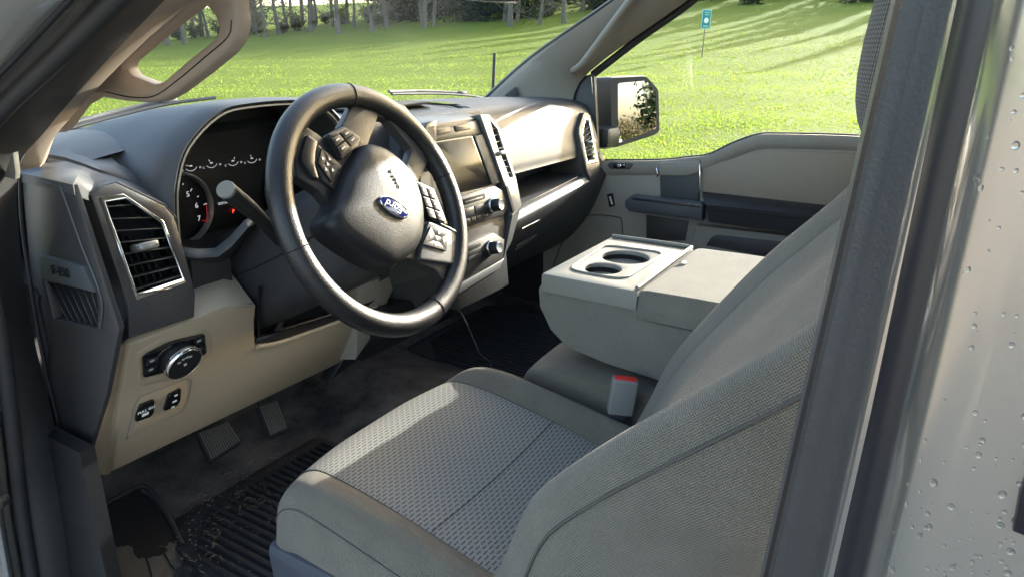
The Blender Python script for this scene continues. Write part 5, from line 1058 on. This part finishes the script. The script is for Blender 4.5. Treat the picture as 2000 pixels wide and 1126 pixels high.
# ---------------- loose things: rubber mats, cable, straw
def rubber_mat(name, x0, x1, y0, y1, z, label, group=None):
    e_ = emp(name, None, (0, 0, HH)); tag(e_, label, 'floor mat', group)
    plate('mat_base', rnd([V(x0, y0, z), V(x1, y0, z), V(x1, y1, z), V(x0+.02, y1, z), V(x0, y1-.12, z)], .03, 4), (0, 0, -.006), 'rubber', e_, bev=.002)
    nx = int((x1-x0)/.017)
    for k in range(nx):
        x = x0+.012+k*.017; ye = y1-.02-(.10*max(0, 1-(x-x0)/.1)); box('rib', (x, (y0+ye)/2, z+.003), (.0085, ye-y0-.03, .007), 'rubber', e_, .002, None, 1)
rubber_mat('floor_mat', -.665, -.26, -.30, .375, FZ+.012, 'black ribbed rubber mat strewn with straw under the driver seat')
rubber_mat('floor_mat', .20, .66, -.12, .52, FZ+.012, 'black ribbed rubber mat in the passenger footwell')
cb = tube('charging_cable', [p+V(0, 0, HH) for p in [U(882, 600, y=.20), U(895, 604, y=.17), U(910, 628, y=.14), U(925, 662, y=.13), U(938, 690, y=.12), U(960, 720, y=.12), V(-.06, .10, -.53), V(-.02, .02, -.535)]], .0017, 'cable_grey' if 'cable_grey' in MAT else 'grey_plastic', None, k=6, n=7); tag(cb, 'thin grey charging cable hanging below the centre stack', 'cable')
def straws(n, cx, cy, s, z=FZ+.016):
    it = []
    for i in range(n):
        p = V(cx+random.gauss(0, s), cy+random.gauss(0, s), z+random.uniform(.004, .014)); a = random.uniform(0, 6.28); L = random.uniform(.003, .016)
        q = p+V(math.cos(a)*L, math.sin(a)*L, random.uniform(-.003, .006)); s_ = V(-math.sin(a), math.cos(a), 0)*.0005
        it.append(([p-s_, q-s_, q+s_, p+s_, (p+q)/2+V(0, 0, .0012)], [(0, 1, 4), (1, 2, 4), (2, 3, 4), (3, 0, 4), (0, 3, 2, 1)]))
    return it
its = []
for u, v, n, s in ((420, 1040, 16, .018), (380, 1085, 14, .025), (470, 985, 14, .03), (375, 975, 12, .014), (510, 895, 40, .022), (510, 985, 14, .018), (430, 1080, 8, .04)):
    c = U(u, v, z=FZ+.016); its += straws(n, c[0], c[1], s)
st_ = joinmesh('straw_litter', [([p+V(0, 0, HH) for p in v], f) for v, f in its], 'straw', None); tag(st_, 'bits of dry straw scattered on the driver footwell floor', 'straw', None, 'stuff')

it = []
for u, v, n_, s in ((500, 895, 160, .05), (440, 960, 120, .06), (380, 1000, 90, .05), (420, 1060, 140, .07), (520, 980, 80, .05)):
    c = U(u, v, z=FZ+.016)
    for i in range(n_):
        r = random.uniform(.0006, .0022); p = V(c[0]+random.gauss(0, s), c[1]+random.gauss(0, s), FZ+.0165+HH)
        it.append(([p+V(r, 0, 0), p+V(-r*.6, r, 0), p+V(-r*.7, -r*.8, 0), p+V(0, 0, r)], [(0, 1, 3), (1, 2, 3), (2, 0, 3)]))
mat('grit', (.16, .13, .10), .9, var=.4, vscale=80)
tag(joinmesh('grit', it, 'grit', None), 'fine grit and dried mud crumbs on the driver footwell floor', 'grit', None, 'stuff')
